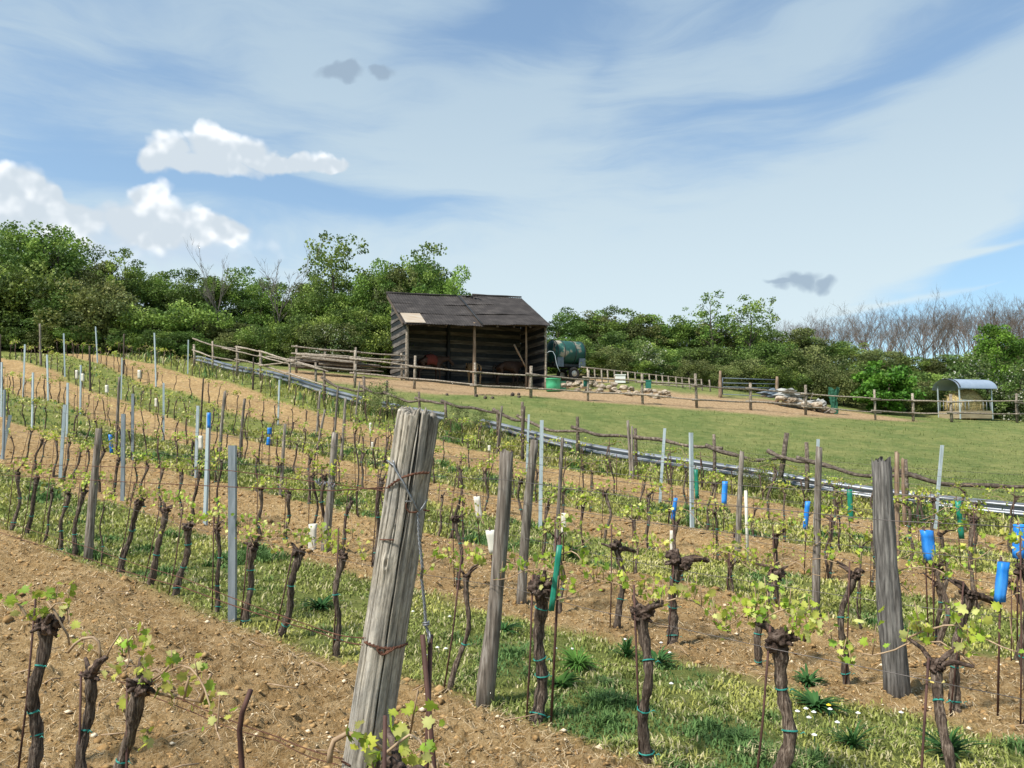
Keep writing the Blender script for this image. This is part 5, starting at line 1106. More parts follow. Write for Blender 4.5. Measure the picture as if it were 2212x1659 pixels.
# stones
rnd = random.Random(5)
for i in range(52):
    t = rnd.random(); x = 1212+t*235; P = at(x+rnd.uniform(-5,5), 828+t*24+rnd.uniform(0,16), 1); 
    Pg = hit(x, 834+t*20+rnd.uniform(-5,9)); r_ = rnd.uniform(.08,.2)
    o = MB().blob((0,0,0), r_, i, .35, 2, (rnd.uniform(1,1.6),1,rnd.uniform(.6,.9))).build('field_stone', M['stone'], None, False, Pg+Vector((0,0,r_*.45+(.2 if rnd.random() < .3 else 0)))); o.rotation_euler[2] = rnd.uniform(0,3)
    tag(o, 'pale rough stone lying in the heap behind the meadow fence', 'stone', 'stones heaped behind the meadow fence')
for i in range(7):
    x = rnd.uniform(960, 1180); P = hit(x, 856+rnd.uniform(-4,6)); tag(MB().blob((0,0,0), rnd.uniform(.08,.14), i+80, .4, 1).build('dark_clod', M['wooddark'], None, False, P+Vector((0,0,.04))), 'dark clump of dung on the bare ground before the shed', 'clod', 'dung clumps before the shed')
# stack of poles left of the shed
rnd = random.Random(9)
for i in range(30):
    lay = i//6; x0 = 632+rnd.uniform(-12,30); x1 = 790+rnd.uniform(-30,25)+(20 if lay < 3 else 0); Yp = 39+rnd.uniform(-.4,.8); yb = 800-lay*6.4+rnd.uniform(-1.5,1.5)
    a = at(x0, yb-9, Yp); b = at(x1, yb+3, Yp+rnd.uniform(-.2,.3)); pts, rad = crook(a, b, rnd.uniform(.04,.075), i, 8, .004)
    tag(MB().tube([p-a for p in pts], rad, 6, .15, i).build('stacked_pole', M['railwood' if rnd.random() < .6 else 'wooddark'], None, loc=a), 'long grey pole lying in the stack left of the shed', 'pole', 'poles stacked left of the shed')
# rubble heap with sheets and branches
rb = [('torn pale plastic sheet crumpled on the left of the rubble heap','pale_sheet','tarp',T('v1',110,880),.62,(1.7,.8,.5)),('grey-white sheet draped low over the middle of the rubble heap','pale_sheet','tarp',T('v1',230,960),.5,(1.9,.9,.45)),('small pale greenish sheet at the right end of the rubble heap','pale_sheet','tarp',T('v1',420,985),.42,(1.1,.8,.9)),('bluish sheet behind the gate post beside the rubble heap','pale_sheet','bluegrey',T('v1',20,880),.45,(1.6,.7,.5))]
for i, (lb, nm, mt, (x, y), r_, sc) in enumerate(rb):
    P = at(x, y, 39.8); P.z = max(P.z-.05, h(P.x,P.y)+.1); tag(MB().blob((0,0,0), r_*.8, i+3, .8, 3, sc).build(nm, M[mt], None, False, P), lb, 'sheet')
for i in range(26):
    x, y = T('v1', 90+i*17+rnd.uniform(-20,20), 930+i*4+rnd.uniform(-30,30)); P = at(x, y, 39.5+rnd.uniform(-.3,.6)); P.z = max(P.z, h(P.x,P.y)+.1)
    if i % 3: tag(MB().blob((0,0,0), rnd.uniform(.1,.24), i+100, .4, 2, (1.4,1,.7)).build('rubble_stone', M['stone'], None, False, P), 'pale broken stone in the rubble heap behind the fence', 'stone', 'stones in the rubble heap')
    else:
        d = Vector((rnd.uniform(-1,1), 0, rnd.uniform(.2,1.0)))*rnd.uniform(.5,.8); pts, rad = crook(P-d, P+d, .03, i, 6, .05); tag(MB().tube([p-P for p in pts], rad, 5, .2, i).build('dead_branch', M['palewood'], None, loc=P), 'bare grey branch sticking out of the rubble heap', 'branch', 'branches in the rubble heap')
P = G(*at(1802, 888, 40.5)[:2]); mb = MB(); n = 14
for i in range(9):
    t = i/8; 
    for j in range(n): 
        r_ = .16+.3*abs(t-.35)**1.0+.07*math.sin(j*2.3+i*1.1); mb.v.append(Vector((r_*math.cos(2*PI*j/n)*.8, r_*math.sin(2*PI*j/n)*.6, t*1.35+.08*math.sin(j*1.7))))
for i in range(8):
    for j in range(n): mb.f.append((i*n+j, i*n+(j+1)%n, (i+1)*n+(j+1)%n, (i+1)*n+j))
tag(mb.build('green_netting', M['net'], None, False, P), 'bunched dark green netting hanging at the right end of the rubble heap', 'netting')
# hay feeder
fb = G(*at(2086, 913, 43)[:2]); fd = thing('hay_feeder', 'hay feeder with a curved zinc roof standing behind the fence at right', 'feeder', fb, None, R(14))
FW, FD = 2.15, 1.5
for sx in (-1,1):
    for sy in (-1,1): MB().box((sx*FW/2, sy*FD/2, .95), (.05,.05,1.9)).build('corner_post', M['galv'], fd, False)
mb = MB(); n = 18; K = 6; 
for sh in (0, .03):
    for i in range(n+1):
        a = PI*(.04+.92*i/n); y = -math.cos(a)*(FD/2+.2); z = 1.62+math.sin(a)*.62-sh
        for k_ in range(K+1): mb.v.append(Vector((-FW/2-.22+(FW+.44)*k_/K, y, z)))
for s_ in (0,1):
    for i in range(n):
        for k_ in range(K):
            q = s_*(n+1)*(K+1)+i*(K+1)+k_; f = (q,q+1,q+K+2,q+K+1); mb.f.append(f if s_ == 0 else f[::-1])
mb.build('curved_roof', M['feedroof'], fd)
for k_ in (-.32, -.26): MB().tube([Vector((-FW/2-k_-.4, -math.cos(PI*(.04+.92*i/14))*(FD/2+.2), 1.635+math.sin(PI*(.04+.92*i/14))*.62)) for i in range(15)], .018, 5).build('roof_seam', M['black'], fd)
for sy in (-1,1):
    MB().box((0,sy*FD/2,.25),(FW,.04,.42)).build('base_panel', M['feedwood'], fd, False); MB().tube([(-FW/2,sy*FD/2,1.02),(FW/2,sy*FD/2,1.02)], .02, 6).build('top_bar', M['galv'], fd)
for sx in (-1,1): MB().box((sx*FW/2,0,.25),(.04,FD,.42)).build('base_panel', M['feedwood'], fd, False)
for i in range(9):
    if i in (3,4,5): continue
    x = -FW/2+FW*(i+.5)/9; MB().tube([(x,-FD/2,.35),(x,-FD/2,1.0)], .014, 5).build('feed_bar', M['galvdull'], fd)
for i in range(6): y = -FD/2+FD*(i+.5)/6; MB().tube([(-FW/2,y,.35),(-FW/2,y,1.1)], .014, 5).build('feed_bar', M['galvdull'], fd)
hb_ = MB().blob((0,0,.0), .8, 12, .1, 4, (1.22,.84,1.1)); ho = hb_.build('hay', M['hay'], None, False, fb+Vector((0,0,.78))); tag(ho, 'heap of golden hay inside the feeder under the zinc roof', 'hay')
rng = np.random.default_rng(3); n = 2600; u = rng.normal(0,1,(n,3)); u /= np.linalg.norm(u,axis=1)[:,None]; P_ = u*np.array([.96,.66,.84])*rng.uniform(.95,1.06,(n,1)); V, Fc, C = leaves(P_, rng.uniform(.12,.3,n), np.array([.55,.43,.2])*rng.uniform(.5,1.3,(n,1)), np.array([(-.03,0),(.03,0),(.02,1),(-.02,1)]), rng=rng, droop=.8)
link('loose_straw', arr_mesh('loose_straw', V, Fc, 4, M['grass'], C), ho)

# ------------------------------------------------------------------ trees
def crown_mesh(name, clumps, per, size, pal, seed, spread=.5, shape=DIAM, blossom=0., skelmb=None):
    rng = np.random.default_rng(seed); P = []; C = []; S = []
    for (c, r) in clumps:
        n = int(per*r*r/(spread*spread)*rng.uniform(.7,1.2)); u = rng.normal(0,1,(n,3)); u /= np.linalg.norm(u,axis=1)[:,None]; rad = rng.uniform(.35,1.05,(n,1))**.6
        p = np.array(c)+u*rad*r*np.array([1,1,.7]); P.append(p); base = pal[rng.integers(0,len(pal))]*rng.uniform(.75,1.25)
        cc = base*rng.uniform(.65,1.35,(n,1)); 
        if blossom: w = rng.uniform(0,1,n) < blossom*rng.uniform(0,2); cc = np.where(w[:,None], np.array([.72,.72,.6]), cc)
        C.append(cc); S.append(size*rng.uniform(.6,1.4,n))
    V, Fc, C = leaves(np.concatenate(P), np.concatenate(S), np.concatenate(C), shape, rng=rng, droop=.5, fold=.08); return arr_mesh(name, V, Fc, len(shape), M['tleaf'], C)
def clump_ell(rng, n, W, H, z0, ragged=.25, r=(.35,.75), conic=0.):
    out = []
    for i in range(n):
        u = rng.normal(0,1,3); u /= np.linalg.norm(u); rr = rng.uniform(.35,1.0)**.5*(1+rng.normal(0,ragged*.5)); z = u[2]*rr; k = 1-conic*max(0,z)
        out.append(((u[0]*rr*W/2*k, u[1]*rr*W/2*k, z0+(H-z0)/2*(1+z)), rng.uniform(*r)))
    return out
def skel(mb, H, W, rng, r0, n=11, z0=.25, lean=0):
    rd = random.Random(int(rng.integers(0,9999))); top = Vector((rd.uniform(-.2,.2)*W, rd.uniform(-.2,.2)*W, H*.86)); tr_ = spline(Vector((0,0,-.3)), top, 8, .04, rd); mb.tube(tr_, [r0*(1.1-.95*i/8) for i in range(9)], 8, .12, 1)
    for i in range(n):
        t = rd.uniform(z0,.9); p = Vector((0,0,-.3)).lerp(top, t); a = rd.uniform(0,6.28); L = W*.5*rd.uniform(.5,1.0)*(1.2-t*.6); e = p+Vector((math.cos(a)*L, math.sin(a)*L, L*rd.uniform(.3,.9))); q = spline(p, e, 5, .08, rd)
        mb.tube(q, [r0*.42*(1-.85*k/5)*(1.2-t) for k in range(6)], 5, .1, i)
        for _ in range(2): 
            b = q[rd.randint(2,4)]; e2 = b+Vector((rd.uniform(-1,1), rd.uniform(-1,1), rd.uniform(.1,1)))*L*.45; mb.tube([b, b.lerp(e2,.5)+Vector((0,0,.05)), e2], [r0*.14, r0*.09, r0*.03], 4)
    return mb
PALS = dict(dark=np.array([[.09,.15,.035],[.115,.185,.04],[.15,.225,.05],[.07,.115,.03]]), mid=np.array([[.13,.205,.042],[.18,.265,.05],[.24,.32,.07],[.095,.155,.036]]), olive=np.array([[.14,.17,.05],[.17,.2,.06],[.1,.125,.04],[.2,.22,.075]]), bright=np.array([[.12,.26,.03],[.17,.32,.04],[.09,.2,.026]]), pale=np.array([[.16,.22,.06],[.12,.19,.05],[.2,.25,.09]]))
TP = {}
def proto_tree(key, H, W, n, pal, seed, z0=.1, ragged=.3, r=(.4,.8), per=75, size=.2, blossom=0, trunk=.14, conic=0., shape=DIAM, nb=11):
    rng = np.random.default_rng(seed); cl = clump_ell(rng, n, W, H, H*z0, ragged, r, conic); root = bpy.data.objects.new(key, None); COL.objects.link(root); root.location = (0,0,-200)
    link('crown', crown_mesh('crown', cl, per, size, PALS[pal], seed, blossom=blossom, shape=shape), root); skel(MB(), H, W, rng, trunk, nb).build('trunk', M['treebark'], root); TP[key] = (root, H)
for i in range(4): proto_tree(f'hedge_tree{i}', 7.5, 5.2+.5*(i%2), 78, ('mid','dark','olive','mid')[i], 40+i, .04, .35, (.5,1.0), 100, .155)
for i in range(3): proto_tree(f'shrub{i}', 3.4, 4.6, 52, ('mid','olive','dark')[i], 60+i, -.05, .35, (.4,.8), 115, .135, trunk=.07)
proto_tree('airy_tree0', 7.5, 4.8, 62, 'mid', 71, .38, .45, (.3,.6), 75, .16, trunk=.16, nb=18); proto_tree('airy_tree1', 7.5, 4.2, 58, 'mid', 72, .33, .5, (.28,.55), 75, .155, trunk=.14, nb=18)
proto_tree('feathery', 3.0, 3.6, 44, 'olive', 77, -.05, .45, (.25,.6), 60, .12, trunk=.05)
proto_tree('tall_maple', 7.5, 4.6, 66, 'bright', 79, .1, .25, (.45,.75), 95, .17, trunk=.12)
proto_tree('maple', 3.2, 3.4, 60, 'bright', 73, .05, .2, (.4,.62), 120, .17, shape=PENT, trunk=.08); proto_tree('hawthorn', 3.6, 3.4, 46, 'pale', 74, .0, .35, (.35,.7), 80, .15, blossom=.1, trunk=.08)
def bare_proto(key, H, seed, mat, W=2.2, depth=4, r0=.12):
    rd = random.Random(seed); mb = MB()
    def br(p, d, L, r, k):
        if r < .008: r = .008
        q = [p]; c = p
        for i in range(3): d = (d+Vector((rd.gauss(0,.13), rd.gauss(0,.13), rd.gauss(.03,.06)))).normalized(); c = c+d*(L/3); q.append(c)
        mb.tube(q, [r, r*.85, r*.7, r*.5], 5 if k > 2 else 3, 0, 0, cap=False)
        if k == 0: return
        for i in range(rd.choice((3,4)) if k < depth else 7):
            t = rd.uniform(.35,1.0); b = q[1].lerp(q[3], t) if k == depth else q[min(3, 1+int(t*2.5))]; a = rd.uniform(0,6.28); sp_ = rd.uniform(.35,.9)
            nd = (d+Vector((math.cos(a)*sp_, math.sin(a)*sp_, .1))).normalized(); br(b, nd, L*rd.uniform(.42,.62), r*.5, k-1)
    br(Vector((0,0,-.3)), Vector((rd.uniform(-.06,.06),0,1)), H*.6, r0, depth); root = bpy.data.objects.new(key, None); COL.objects.link(root); root.location = (0,0,-200); mb.build('trunk', M[mat], root); TP[key] = (root, H)
for i in range(4): bare_proto(f'bare_tree{i}', 11, 81+i, 'greytwig', r0=.075)
bare_proto('dead_tree0', 6.5, 95, 'palewood', depth=4, r0=.06)
TREES = []
def plant(key, x, ytop, Y, name, look, wscale=1., side='', rz=None, base=None, sink=0.):
    d = ray(x, 800); X = d.x/d.y*Y; P = G(X, Y); src, H = TP[key]; top = at(x, ytop, Y); Ht = top.z-P.z+sink; s = max(.3, Ht/H); c = copytree(src); c.name = name; c.location = P-Vector((0,0,sink)); sw = (s*.5+.5)*wscale; c.scale = (sw, sw, s); c.rotation_euler[2] = rz if rz is not None else random.uniform(0,6.28)
    c['_x'] = x; c['_look'] = look; c['_side'] = side; TREES.append(c); return c
random.seed(21)
PL = [(-140,470),(-60,480),(0,490),(60,488),(130,503),(180,528),(230,562),(300,575),(350,560),(420,575),(480,590),(520,570),(600,606),(660,600),(740,590),(800,580),(860,560),(920,552),(960,580),(990,615)]
PR = [(1170,672),(1230,668),(1290,672),(1350,660),(1400,682),(1460,690),(1530,690),(1600,695),(1660,700),(1720,702),(1800,735),(1900,742),(2000,755),(2080,758),(2150,735),(2212,730),(2300,725)]
def prof(L, x):
    for (a, b), (c, d) in zip(L[:-1], L[1:]):
        if a <= x <= c: return b+(d-b)*(x-a)/(c-a)
    return L[-1][1]
x = -130
while x < 985:
    k_ = random.choice((0,1,2,3,0,3)); plant(f'hedge_tree{k_}', x, prof(PL, x)+random.uniform(2,26), random.uniform(49,54), 'hedge_tree', ('tall green','tall dark green','tall olive','tall green')[k_], .85, 'L'); x += random.uniform(38,58)
x = -120
while x < 870:
    k_ = random.choice((0,1,2,0)); plant(f'shrub{k_}' if random.random() < .75 else f'hedge_tree{k_}', x, prof(PL, x)+random.uniform(75,150), random.uniform(45,47.5) if x > 430 else random.uniform(44.5,46), 'hedge_shrub', ('green bushy','olive bushy','dark bushy')[k_], 1.0, 'L'); x += random.uniform(40,62)
x = -100
while x < 830:
    k_ = random.choice((0,1,2)); plant(f'shrub{k_}', x, 715+random.uniform(-14,22), (43.4 if x < 430 else 43.6)+random.uniform(-.4,.5), 'low_shrub', ('low green','low olive','low dark')[k_], .8, 'L'); x += random.uniform(45,70)
x = 1165
while x < 2310:
    k_ = random.choice((0,1,2,3)); plant(f'hedge_tree{k_}', x, prof(PR, x)+random.uniform(2,18), random.uniform(55,58), 'hedge_tree', ('green','dark green','olive','green')[k_], 1.0, 'R'); x += random.uniform(38,56)
x = 1190
while x < 2300:
    k_ = random.choice((0,1,2)); plant(f'shrub{k_}', x, prof(PR, x)+random.uniform(45,80), random.uniform(49.5,52), 'hedge_shrub', ('green bushy','olive bushy','dark bushy')[k_], 1.0, 'R'); x += random.uniform(38,56)
x = 1270
while x < 2300:
    k_ = random.choice((0,1,2)); yt = 765+(x-1270)*.075; plant(f'shrub{k_}', x, yt+random.uniform(-14,14), 46.0+random.uniform(-.5,.8), 'low_shrub', ('low green','low olive','low dark')[k_], .8, 'R'); x += random.uniform(48,72)
for x_, y_, k_ in ((770,600,'hedge_tree0'),(815,585,'hedge_tree3'),(862,578,'hedge_tree2'),(905,566,'hedge_tree0'),(950,590,'hedge_tree3'),(690,602,'hedge_tree1')): plant(k_, x_, y_, 48.2, 'hedge_tree', {'hedge_tree0':'tall green','hedge_tree1':'tall dark green','hedge_tree2':'tall olive','hedge_tree3':'tall green'}[k_], .72, 'L')
plant('airy_tree0', 728, 510, 50, 'airy_tree', 'airy high-crowned', .9, 'L', 1.); plant('airy_tree1', 915, 527, 50, 'airy_tree', 'ragged-topped', .9, 'L', 2.); plant('airy_tree0', 30, 484, 49, 'airy_tree', 'ragged leafy', 1., 'L', 3.); plant('airy_tree1', 250, 535, 49, 'airy_tree', 'thin-topped', .7, 'L', 3.)
plant('airy_tree0', 100, 490, 48.5, 'airy_tree', 'open-crowned', .9, 'L', 4.)
plant('airy_tree1', 1535, 634, 53, 'airy_tree', 'left of two upright', .85, 'R', .6, ); plant('airy_tree0', 1622, 640, 53, 'airy_tree', 'right of two upright', .75, 'R', 2.2)
plant('dead_tree0', 500, 528, 48.8, 'dead_tree', 'slim dead', .7, 'L', .4); plant('dead_tree0', 575, 535, 48.8, 'dead_tree', 'wide dead', 1.0, 'L', 2.5)
plant('maple', 1908, 790, 43.6, 'young_maple', 'rounded bright green young maple', .95, '', .3); plant('tall_maple', 2158, 700, 49.5, 'young_maple', 'tall bright green maple', .8, '', 1.3, sink=0)
plant('hawthorn', 715, 712, 42.6, 'hawthorn_bush', 'white-flowering hawthorn', .75, '', 1.); plant('hawthorn', 1395, 745, 46, 'hawthorn_bush', 'pale blossoming hawthorn', .8, '', 2.); plant('hawthorn', 2090, 780, 45.5, 'hawthorn_bush', 'cream-flowered hawthorn', .8, '', 3.); plant('hawthorn', 2190, 800, 44.5, 'hawthorn_bush', 'yellow-green flowering hawthorn', .7, '', 3.5)
x = 1690
while x < 2330:
    yt = prof([(1680,690),(1740,682),(1800,678),(1860,662),(1930,668),(1990,655),(2060,640),(2130,655),(2212,640),(2340,630)], x)+random.uniform(-4,26); plant(f'bare_tree{random.randrange(4)}', x, yt, random.uniform(68,88), 'bare_tree', 'leafless', .8, 'B'); x += random.uniform(5.5,9)
# bushes growing by the guardrail and fence
for i, (x, yt, Y, w_, ky) in enumerate([(830,822,27.5,.5,'feathery'),(790,848,28,.35,'feathery'),(862,862,27,.35,'feathery'),(1035,915,24.6,.34,'feathery'),(985,930,25,.34,'feathery'),(1655,985,17.6,.33,'feathery'),(1620,1000,17.8,.3,'feathery')]):
    c = plant(ky, x, yt, Y, 'field_bush', '', w_, '', float(i)); tag(c, ('dark feathery bush growing over the guardrail left of the shed','low green bush in front of the guardrail gap','small dark bush just behind the end post top','bright green bush behind the fence right of the end post','low leafy bush between the end post and the fence','small green bush growing through the fence by a leaning post','low dark bush at the fence left of the leaning post')[i], 'bush', 'bushes along the guardrail')
for side, nm in (('L','left hedge'),('R','right hedge'),('B','far bare wood')):
    for key in ('hedge_tree','hedge_shrub','low_shrub','airy_tree','dead_tree','bare_tree'):
        L = sorted([t for t in TREES if t['_side'] == side and t.name.split('.')[0] == key], key=lambda t: t['_x'])
        n = len(L)
        for i, t in enumerate(L):
            if key in ('airy_tree','dead_tree'): tag(t, f"{t['_look']} tree rising from the {nm}" + (f', {ORD[i+1]} such from the left' if n > 1 else ''), 'tree', None); continue
            if key == 'bare_tree': tag(t, 'leafless grey-brown tree in the far wood on the right skyline', 'tree', 'leafless trees on the right skyline'); continue
            pl = f'{ORD[i+1]} from its left end' if i < (n+1)//2 else f'{ORD[n-i]} from its right end'
            row_ = {'hedge_tree':'tree behind','hedge_shrub':'shrub amid','low_shrub':'shrub fronting'}[key]
            tag(t, f"{t['_look']} {row_} the {nm}, {pl}", 'tree' if key == 'hedge_tree' else 'shrub', f'trees and shrubs of the {nm}')
for t in TREES:
    if 'label' not in t: 
        where = {715:'in front of the left hedge near the pole stack',1395:'at the right hedge above the hurdle fence',2090:'just behind the hay feeder',2190:'at the right edge of the picture',1908:'in front of the hedge left of the hay feeder',2158:'rising above the hedge at the right edge'}[int(t['_x'])]
        tag(t, f"{t['_look']} {where}", 'tree' if 'maple' in t.name else 'bush')
for r_, _ in TP.values():
    for ch in list(r_.children): bpy.data.objects.remove(ch)
    bpy.data.objects.remove(r_)
for o in bpy.data.objects:
    for k in [k for k in o.keys() if k.startswith('_')]: del o[k]
# ------------------------------------------------------------------ sky, sun, camera
def make_world():
    w = bpy.data.worlds.new('World'); SC.world = w; w.use_nodes = True; nt = w.node_tree; nt.nodes.clear()
    def N(t, **k):
        n = nt.nodes.new(t)
        for a, v in k.items(): setattr(n, a, v)
        return n
    def sk(s, v):
        if hasattr(v, 'is_output'): nt.links.new(v, s)
        else: s.default_value = v
    def mth(op, a, b=None, c=None, clamp=False):
        n = N('ShaderNodeMath', operation=op, use_clamp=clamp); sk(n.inputs[0], a)
        if b is not None: sk(n.inputs[1], b)
        if c is not None: sk(n.inputs[2], c)
        return n.outputs[0]
    def mr(v, a, b, c=0., d=1., smooth=True):
        n = N('ShaderNodeMapRange'); n.interpolation_type = 'SMOOTHSTEP' if smooth else 'LINEAR'; sk(n.inputs[0], v)
        for i, q in enumerate((a,b,c,d)): n.inputs[i+1].default_value = q
        return n.outputs[0]
    def mix(f, a, b):
        n = N('ShaderNodeMix', data_type='RGBA'); sk(n.inputs[0], f)
        for s, q in ((n.inputs[6], a), (n.inputs[7], b)):
            if hasattr(q, 'is_output'): nt.links.new(q, s)
            else: s.default_value = (*q, 1)
        return n.outputs[2]
    tc = N('ShaderNodeTexCoord'); sp = N('ShaderNodeSeparateXYZ'); nt.links.new(tc.outputs['Generated'], sp.inputs[0])
    az = mth('ARCTAN2', sp.outputs[0], sp.outputs[1]); el = mth('ARCSINE', sp.outputs[2])
    cv = N('ShaderNodeCombineXYZ'); sk(cv.inputs[0], az); sk(cv.inputs[1], el)
    V = cv.outputs[0]
    def azel(x, y):
        d = ray(x, y).normalized(); return math.atan2(d.x, d.y), math.asin(d.z)
    def nz(vec, scale, det, rough=.55, col=False, scl=(1,1,1), rot=0, off=(0,0,0)):
        m = N('ShaderNodeMapping'); nt.links.new(vec, m.inputs[0]); m.inputs['Scale'].default_value = scl; m.inputs['Rotation'].default_value = (0,0,rot); m.inputs['Location'].default_value = off
        n = N('ShaderNodeTexNoise'); nt.links.new(m.outputs[0], n.inputs['Vector']); n.inputs['Scale'].default_value = scale; n.inputs['Detail'].default_value = det; n.inputs['Roughness'].default_value = rough
        return n.outputs[1 if col else 0]
    def warp(vec, scale, amp, det=3, off=(0,0,0), scl=(1,1,1), rot=0):
        c = nz(vec, scale, det, .5, True, scl, rot, off)
        s = N('ShaderNodeVectorMath', operation='SUBTRACT'); nt.links.new(c, s.inputs[0]); s.inputs[1].default_value = (.5,.5,.5)
        k = N('ShaderNodeVectorMath', operation='SCALE'); nt.links.new(s.outputs[0], k.inputs[0]); k.inputs['Scale'].default_value = amp
        a = N('ShaderNodeVectorMath', operation='ADD'); nt.links.new(vec, a.inputs[0]); nt.links.new(k.outputs[0], a.inputs[1]); 
        m = N('ShaderNodeVectorMath', operation='MULTIPLY'); nt.links.new(a.outputs[0], m.inputs[0]); m.inputs[1].default_value = (1,1,0); return m.outputs[0]
    def blob(vec, x, y, a, b, rot=0, gt='QUADRATIC_SPHERE'):
        u, v = azel(x, y); m = N('ShaderNodeMapping', vector_type='TEXTURE'); nt.links.new(vec, m.inputs[0])
        m.inputs['Location'].default_value = (u, v, 0); m.inputs['Rotation'].default_value = (0,0,R(rot)); m.inputs['Scale'].default_value = (a/F, b/F, 1)
        g = N('ShaderNodeTexGradient', gradient_type=gt); nt.links.new(m.outputs[0], g.inputs[0]); return g.outputs[1]
    def vor(vec, scale):
        a = None
        for k_, w in ((1, .62), (2.3, .38)):
            v = N('ShaderNodeTexVoronoi', feature='SMOOTH_F1'); nt.links.new(vec, v.inputs['Vector']); v.inputs['Scale'].default_value = scale*k_; v.inputs['Smoothness'].default_value = .35
            q = mth('MULTIPLY', v.outputs['Distance'], w); a = q if a is None else mth('ADD', a, q)
        return mth('SUBTRACT', 1.0, a)
    sky = N('ShaderNodeTexSky', sky_type='NISHITA'); sky.sun_disc = False; sky.sun_elevation = SUN_EL; sky.sun_rotation = SUN_AZ; sky.air_density = 1.2; sky.dust_density = .6; sky.ozone_density = 2.2
    V1 = warp(V, 2.2, .26, 3, scl=(.6,1.6,1), rot=R(-14)); V1 = warp(V1, 9, .05, 4, scl=(.4,1.6,1), rot=R(-18))
    # thin cirrus veils
    plus = [(930,420,900,330,12,.75),(1750,520,1100,330,13,1.0),(1250,640,900,200,2,.7),(640,170,520,230,20,.45),(1150,170,700,110,24,.35),(150,60,480,160,5,.35),
            (1750,60,600,170,8,.4),(600,640,700,110,0,.55),(150,640,420,120,0,.5),(2150,320,500,260,20,.8),(1620,700,420,60,4,.4)]
    minus = [(330,110,420,110,12,.35),(1090,20,380,110,20,.75),(1290,100,260,110,55,.35),(430,455,400,105,-8,.95),(800,480,520,90,-3,.95),(560,400,300,80,-10,.5),
             (2180,590,640,215,14,2.0),(1960,690,520,80,6,1.1),(1500,250,650,130,12,.42),(120,290,420,120,-12,.38),(230,420,260,90,0,.6),(1900,170,500,90,14,.3)]
    cov = .36
    st = nz(V1, 6.5, 6, .62, scl=(.5,2.8,1), rot=R(-20)); st2 = nz(V1, 3.0, 5, .55, scl=(.7,1.8,1), rot=R(-10), off=(3,1,0))
    cov = mth('ADD', mr(st, .3, .7, -.36, .36, False), .36); cov = mth('ADD', cov, mr(st2, .3, .7, -.28, .28, False))
    for x,y,a,b,r,s in plus: cov = mth('MULTIPLY_ADD', blob(V1,x,y,a,b,r), s*1.25, cov)
    for x,y,a,b,r,s in minus: cov = mth('MULTIPLY_ADD', blob(V1,x,y,a,b,r), -s*1.25, cov)
    V4 = warp(V, 12, .012, 3)
    for x,y,a,b,r,s in [(2060,553,300,14,5,1.1),(1900,575,300,10,7,.5),(2150,612,260,22,8,.8),(1850,665,300,10,6,.5),(1180,608,330,32,8,.35)]: cov = mth('MULTIPLY_ADD', blob(V4,x,y,a,b,r), s*1.5, cov)
    cir = mr(cov, -.18, 1.0, .36, .97)
    blue = N('ShaderNodeVectorMath', operation='MULTIPLY'); nt.links.new(sky.outputs[0], blue.inputs[0]); blue.inputs[1].default_value = SKYTINT
    hz1 = mix(mr(el, .02, .55), CIRLOW, CIRHIGH)
    out = mix(cir, blue.outputs[0], hz1)
    # cumulus heaps
    VW = warp(V, 16, .045, 4); NA = vor(VW, 24); NB1 = nz(V, 15, 3, .55, off=(5,2,0)); NB2 = nz(V, 15, 3, .55, off=(5.004,1.988,0))
    def cumulus(blobs, base, top, out, k=.5, grey=CUMGREY, white=CUMWHITE, seed=0, op=1.0, wob=.05, soft=.3):
        V2 = VW; m = None
        for b in blobs:
            g = blob(V2, b[0], b[1], b[2]*1.08, b[3]*1.08, 0, 'SPHERICAL'); m = g if m is None else mth('MAXIMUM', m, g)
        n = NA
        d = mth('ADD', m, mth('MULTIPLY', mr(n, .4, .85, -.3*k, .34*k, False), mr(m, .0, .2, 0, 1)))
        mask = mth('MULTIPLY', mr(d, .14, .14+soft), op)
        n1 = NB1; n2 = NB2
        e0 = azel(1106, base)[1]; e1 = azel(1106, top)[1]
        lit = mth('ADD', mr(el, e0, e1, -.05, .95), mth('MULTIPLY', mth('SUBTRACT', n1, n2), 4)); lit = mth('ADD', lit, mr(n, .35, .85, -.15, .45, False))
        c = mix(mr(lit, -.1, .85), grey, white); return mix(mask, out, c)
    out = cumulus([(150,530,330,70),(330,530,330,60),(80,480,200,80),(380,500,260,60)], 560, 380, out, .6, CUMHAZE, CUMGREY2, 9, .75, .05, .6)
    out = cumulus([(40,425,92,78),(0,455,120,100),(95,450,90,60),(140,475,100,60),(60,490,170,60)], 500, 410, out, .5, seed=5)
    out = cumulus([(325,452,72,68),(290,480,85,62),(355,475,100,66),(410,488,105,48),(455,490,95,36),(330,500,130,52)], 512, 430, out, .5, seed=2)
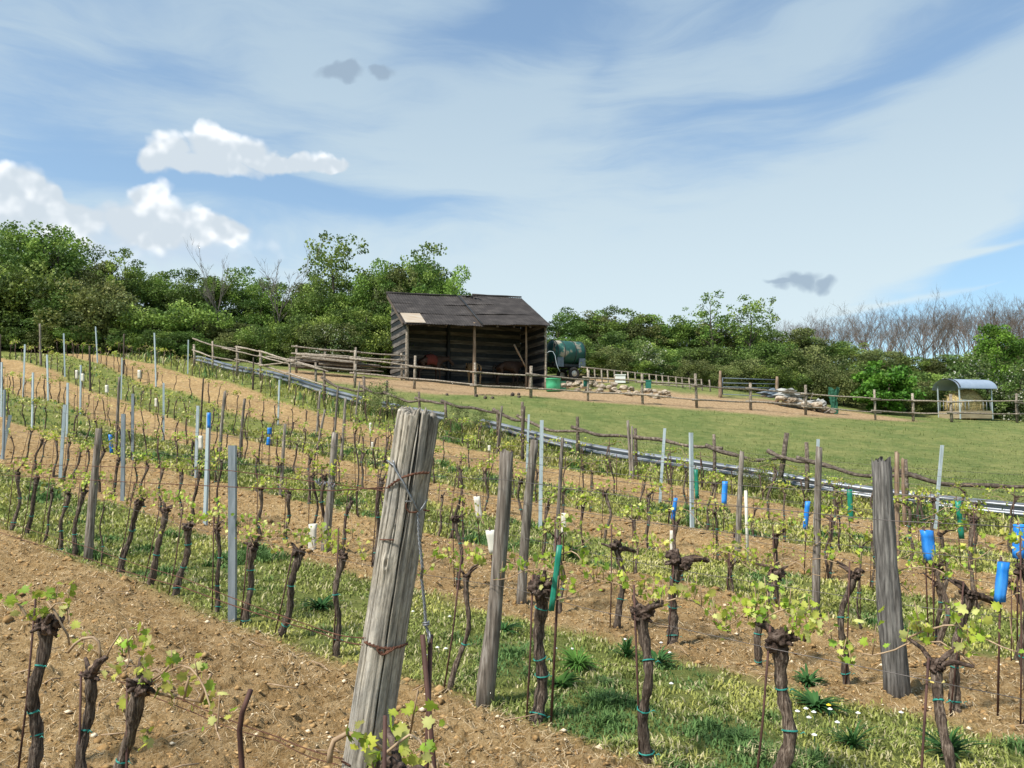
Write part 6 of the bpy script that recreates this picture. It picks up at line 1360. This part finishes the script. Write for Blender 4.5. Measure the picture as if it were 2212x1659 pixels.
    out = cumulus([(362,332,62,52),(335,346,58,34),(445,320,70,58),(490,330,80,52),(540,335,80,48),(590,348,70,40),(640,352,100,30),(700,355,78,24),(440,358,160,32)], 375, 312, out, .5, seed=1, wob=.04)
    for bl, sd in (([(735,158,70,24),(765,156,40,22),(835,160,34,26)],11), ([(1728,604,80,30),(1782,612,44,18),(1690,610,50,12)],13)):
        out = cumulus(bl, 200, 180, out, .8, CUMDARK, CUMDARK, sd, .8, .03, .4)
    bg = N('ShaderNodeBackground'); nt.links.new(out, bg.inputs[0]); bg.inputs[1].default_value = SKYSTR
    o = N('ShaderNodeOutputWorld'); nt.links.new(bg.outputs[0], o.inputs[0])
SUN_EL = R(52); SUN_DIR = Vector((-.62, -.5, 0)).normalized()*math.cos(SUN_EL) + Vector((0,0,math.sin(SUN_EL))); SUN_AZ = math.atan2(SUN_DIR.x, SUN_DIR.y)
SKYSTR = .1; SKYTINT = (.5, .72, .86)
CIRLOW = (4.0, 4.7, 4.95); CIRHIGH = (2.45, 3.2, 3.9); CUMWHITE = (5.9, 6.05, 6.15); CUMGREY = (3.5, 3.95, 4.35); CUMGREY2 = (4.3,4.8,5.2); CUMHAZE = (3.2,3.8,4.5); CUMDARK = (1.75,2.3,2.95)
make_world()
sl = bpy.data.lights.new('sun', 'SUN'); sl.energy = 3.3; sl.angle = R(8); sl.color = (1.0, .945, .86)
so = bpy.data.objects.new('sun', sl); COL.objects.link(so); so.rotation_euler = SUN_DIR.to_track_quat('Z', 'Y').to_euler(); so.location = (0,0,30)
cam = bpy.data.cameras.new('camera'); co = bpy.data.objects.new('camera', cam); COL.objects.link(co)
cam.sensor_width = 36; cam.lens = 36*F/W0; cam.clip_end = 2000; cam.clip_start = .05
co.location = (0,0,0); co.rotation_euler = (PI/2 + PITCH, 0, 0); SC.camera = co
SC.view_settings.view_transform = 'Standard'; SC.view_settings.look = 'None'; SC.view_settings.gamma = 1; SC.view_settings.exposure = .93
SC.render.engine = 'CYCLES'; SC.cycles.max_bounces = 5; SC.cycles.transparent_max_bounces = 4
SC.world.cycles.sampling_method = 'MANUAL'; SC.world.cycles.sample_map_resolution = 256
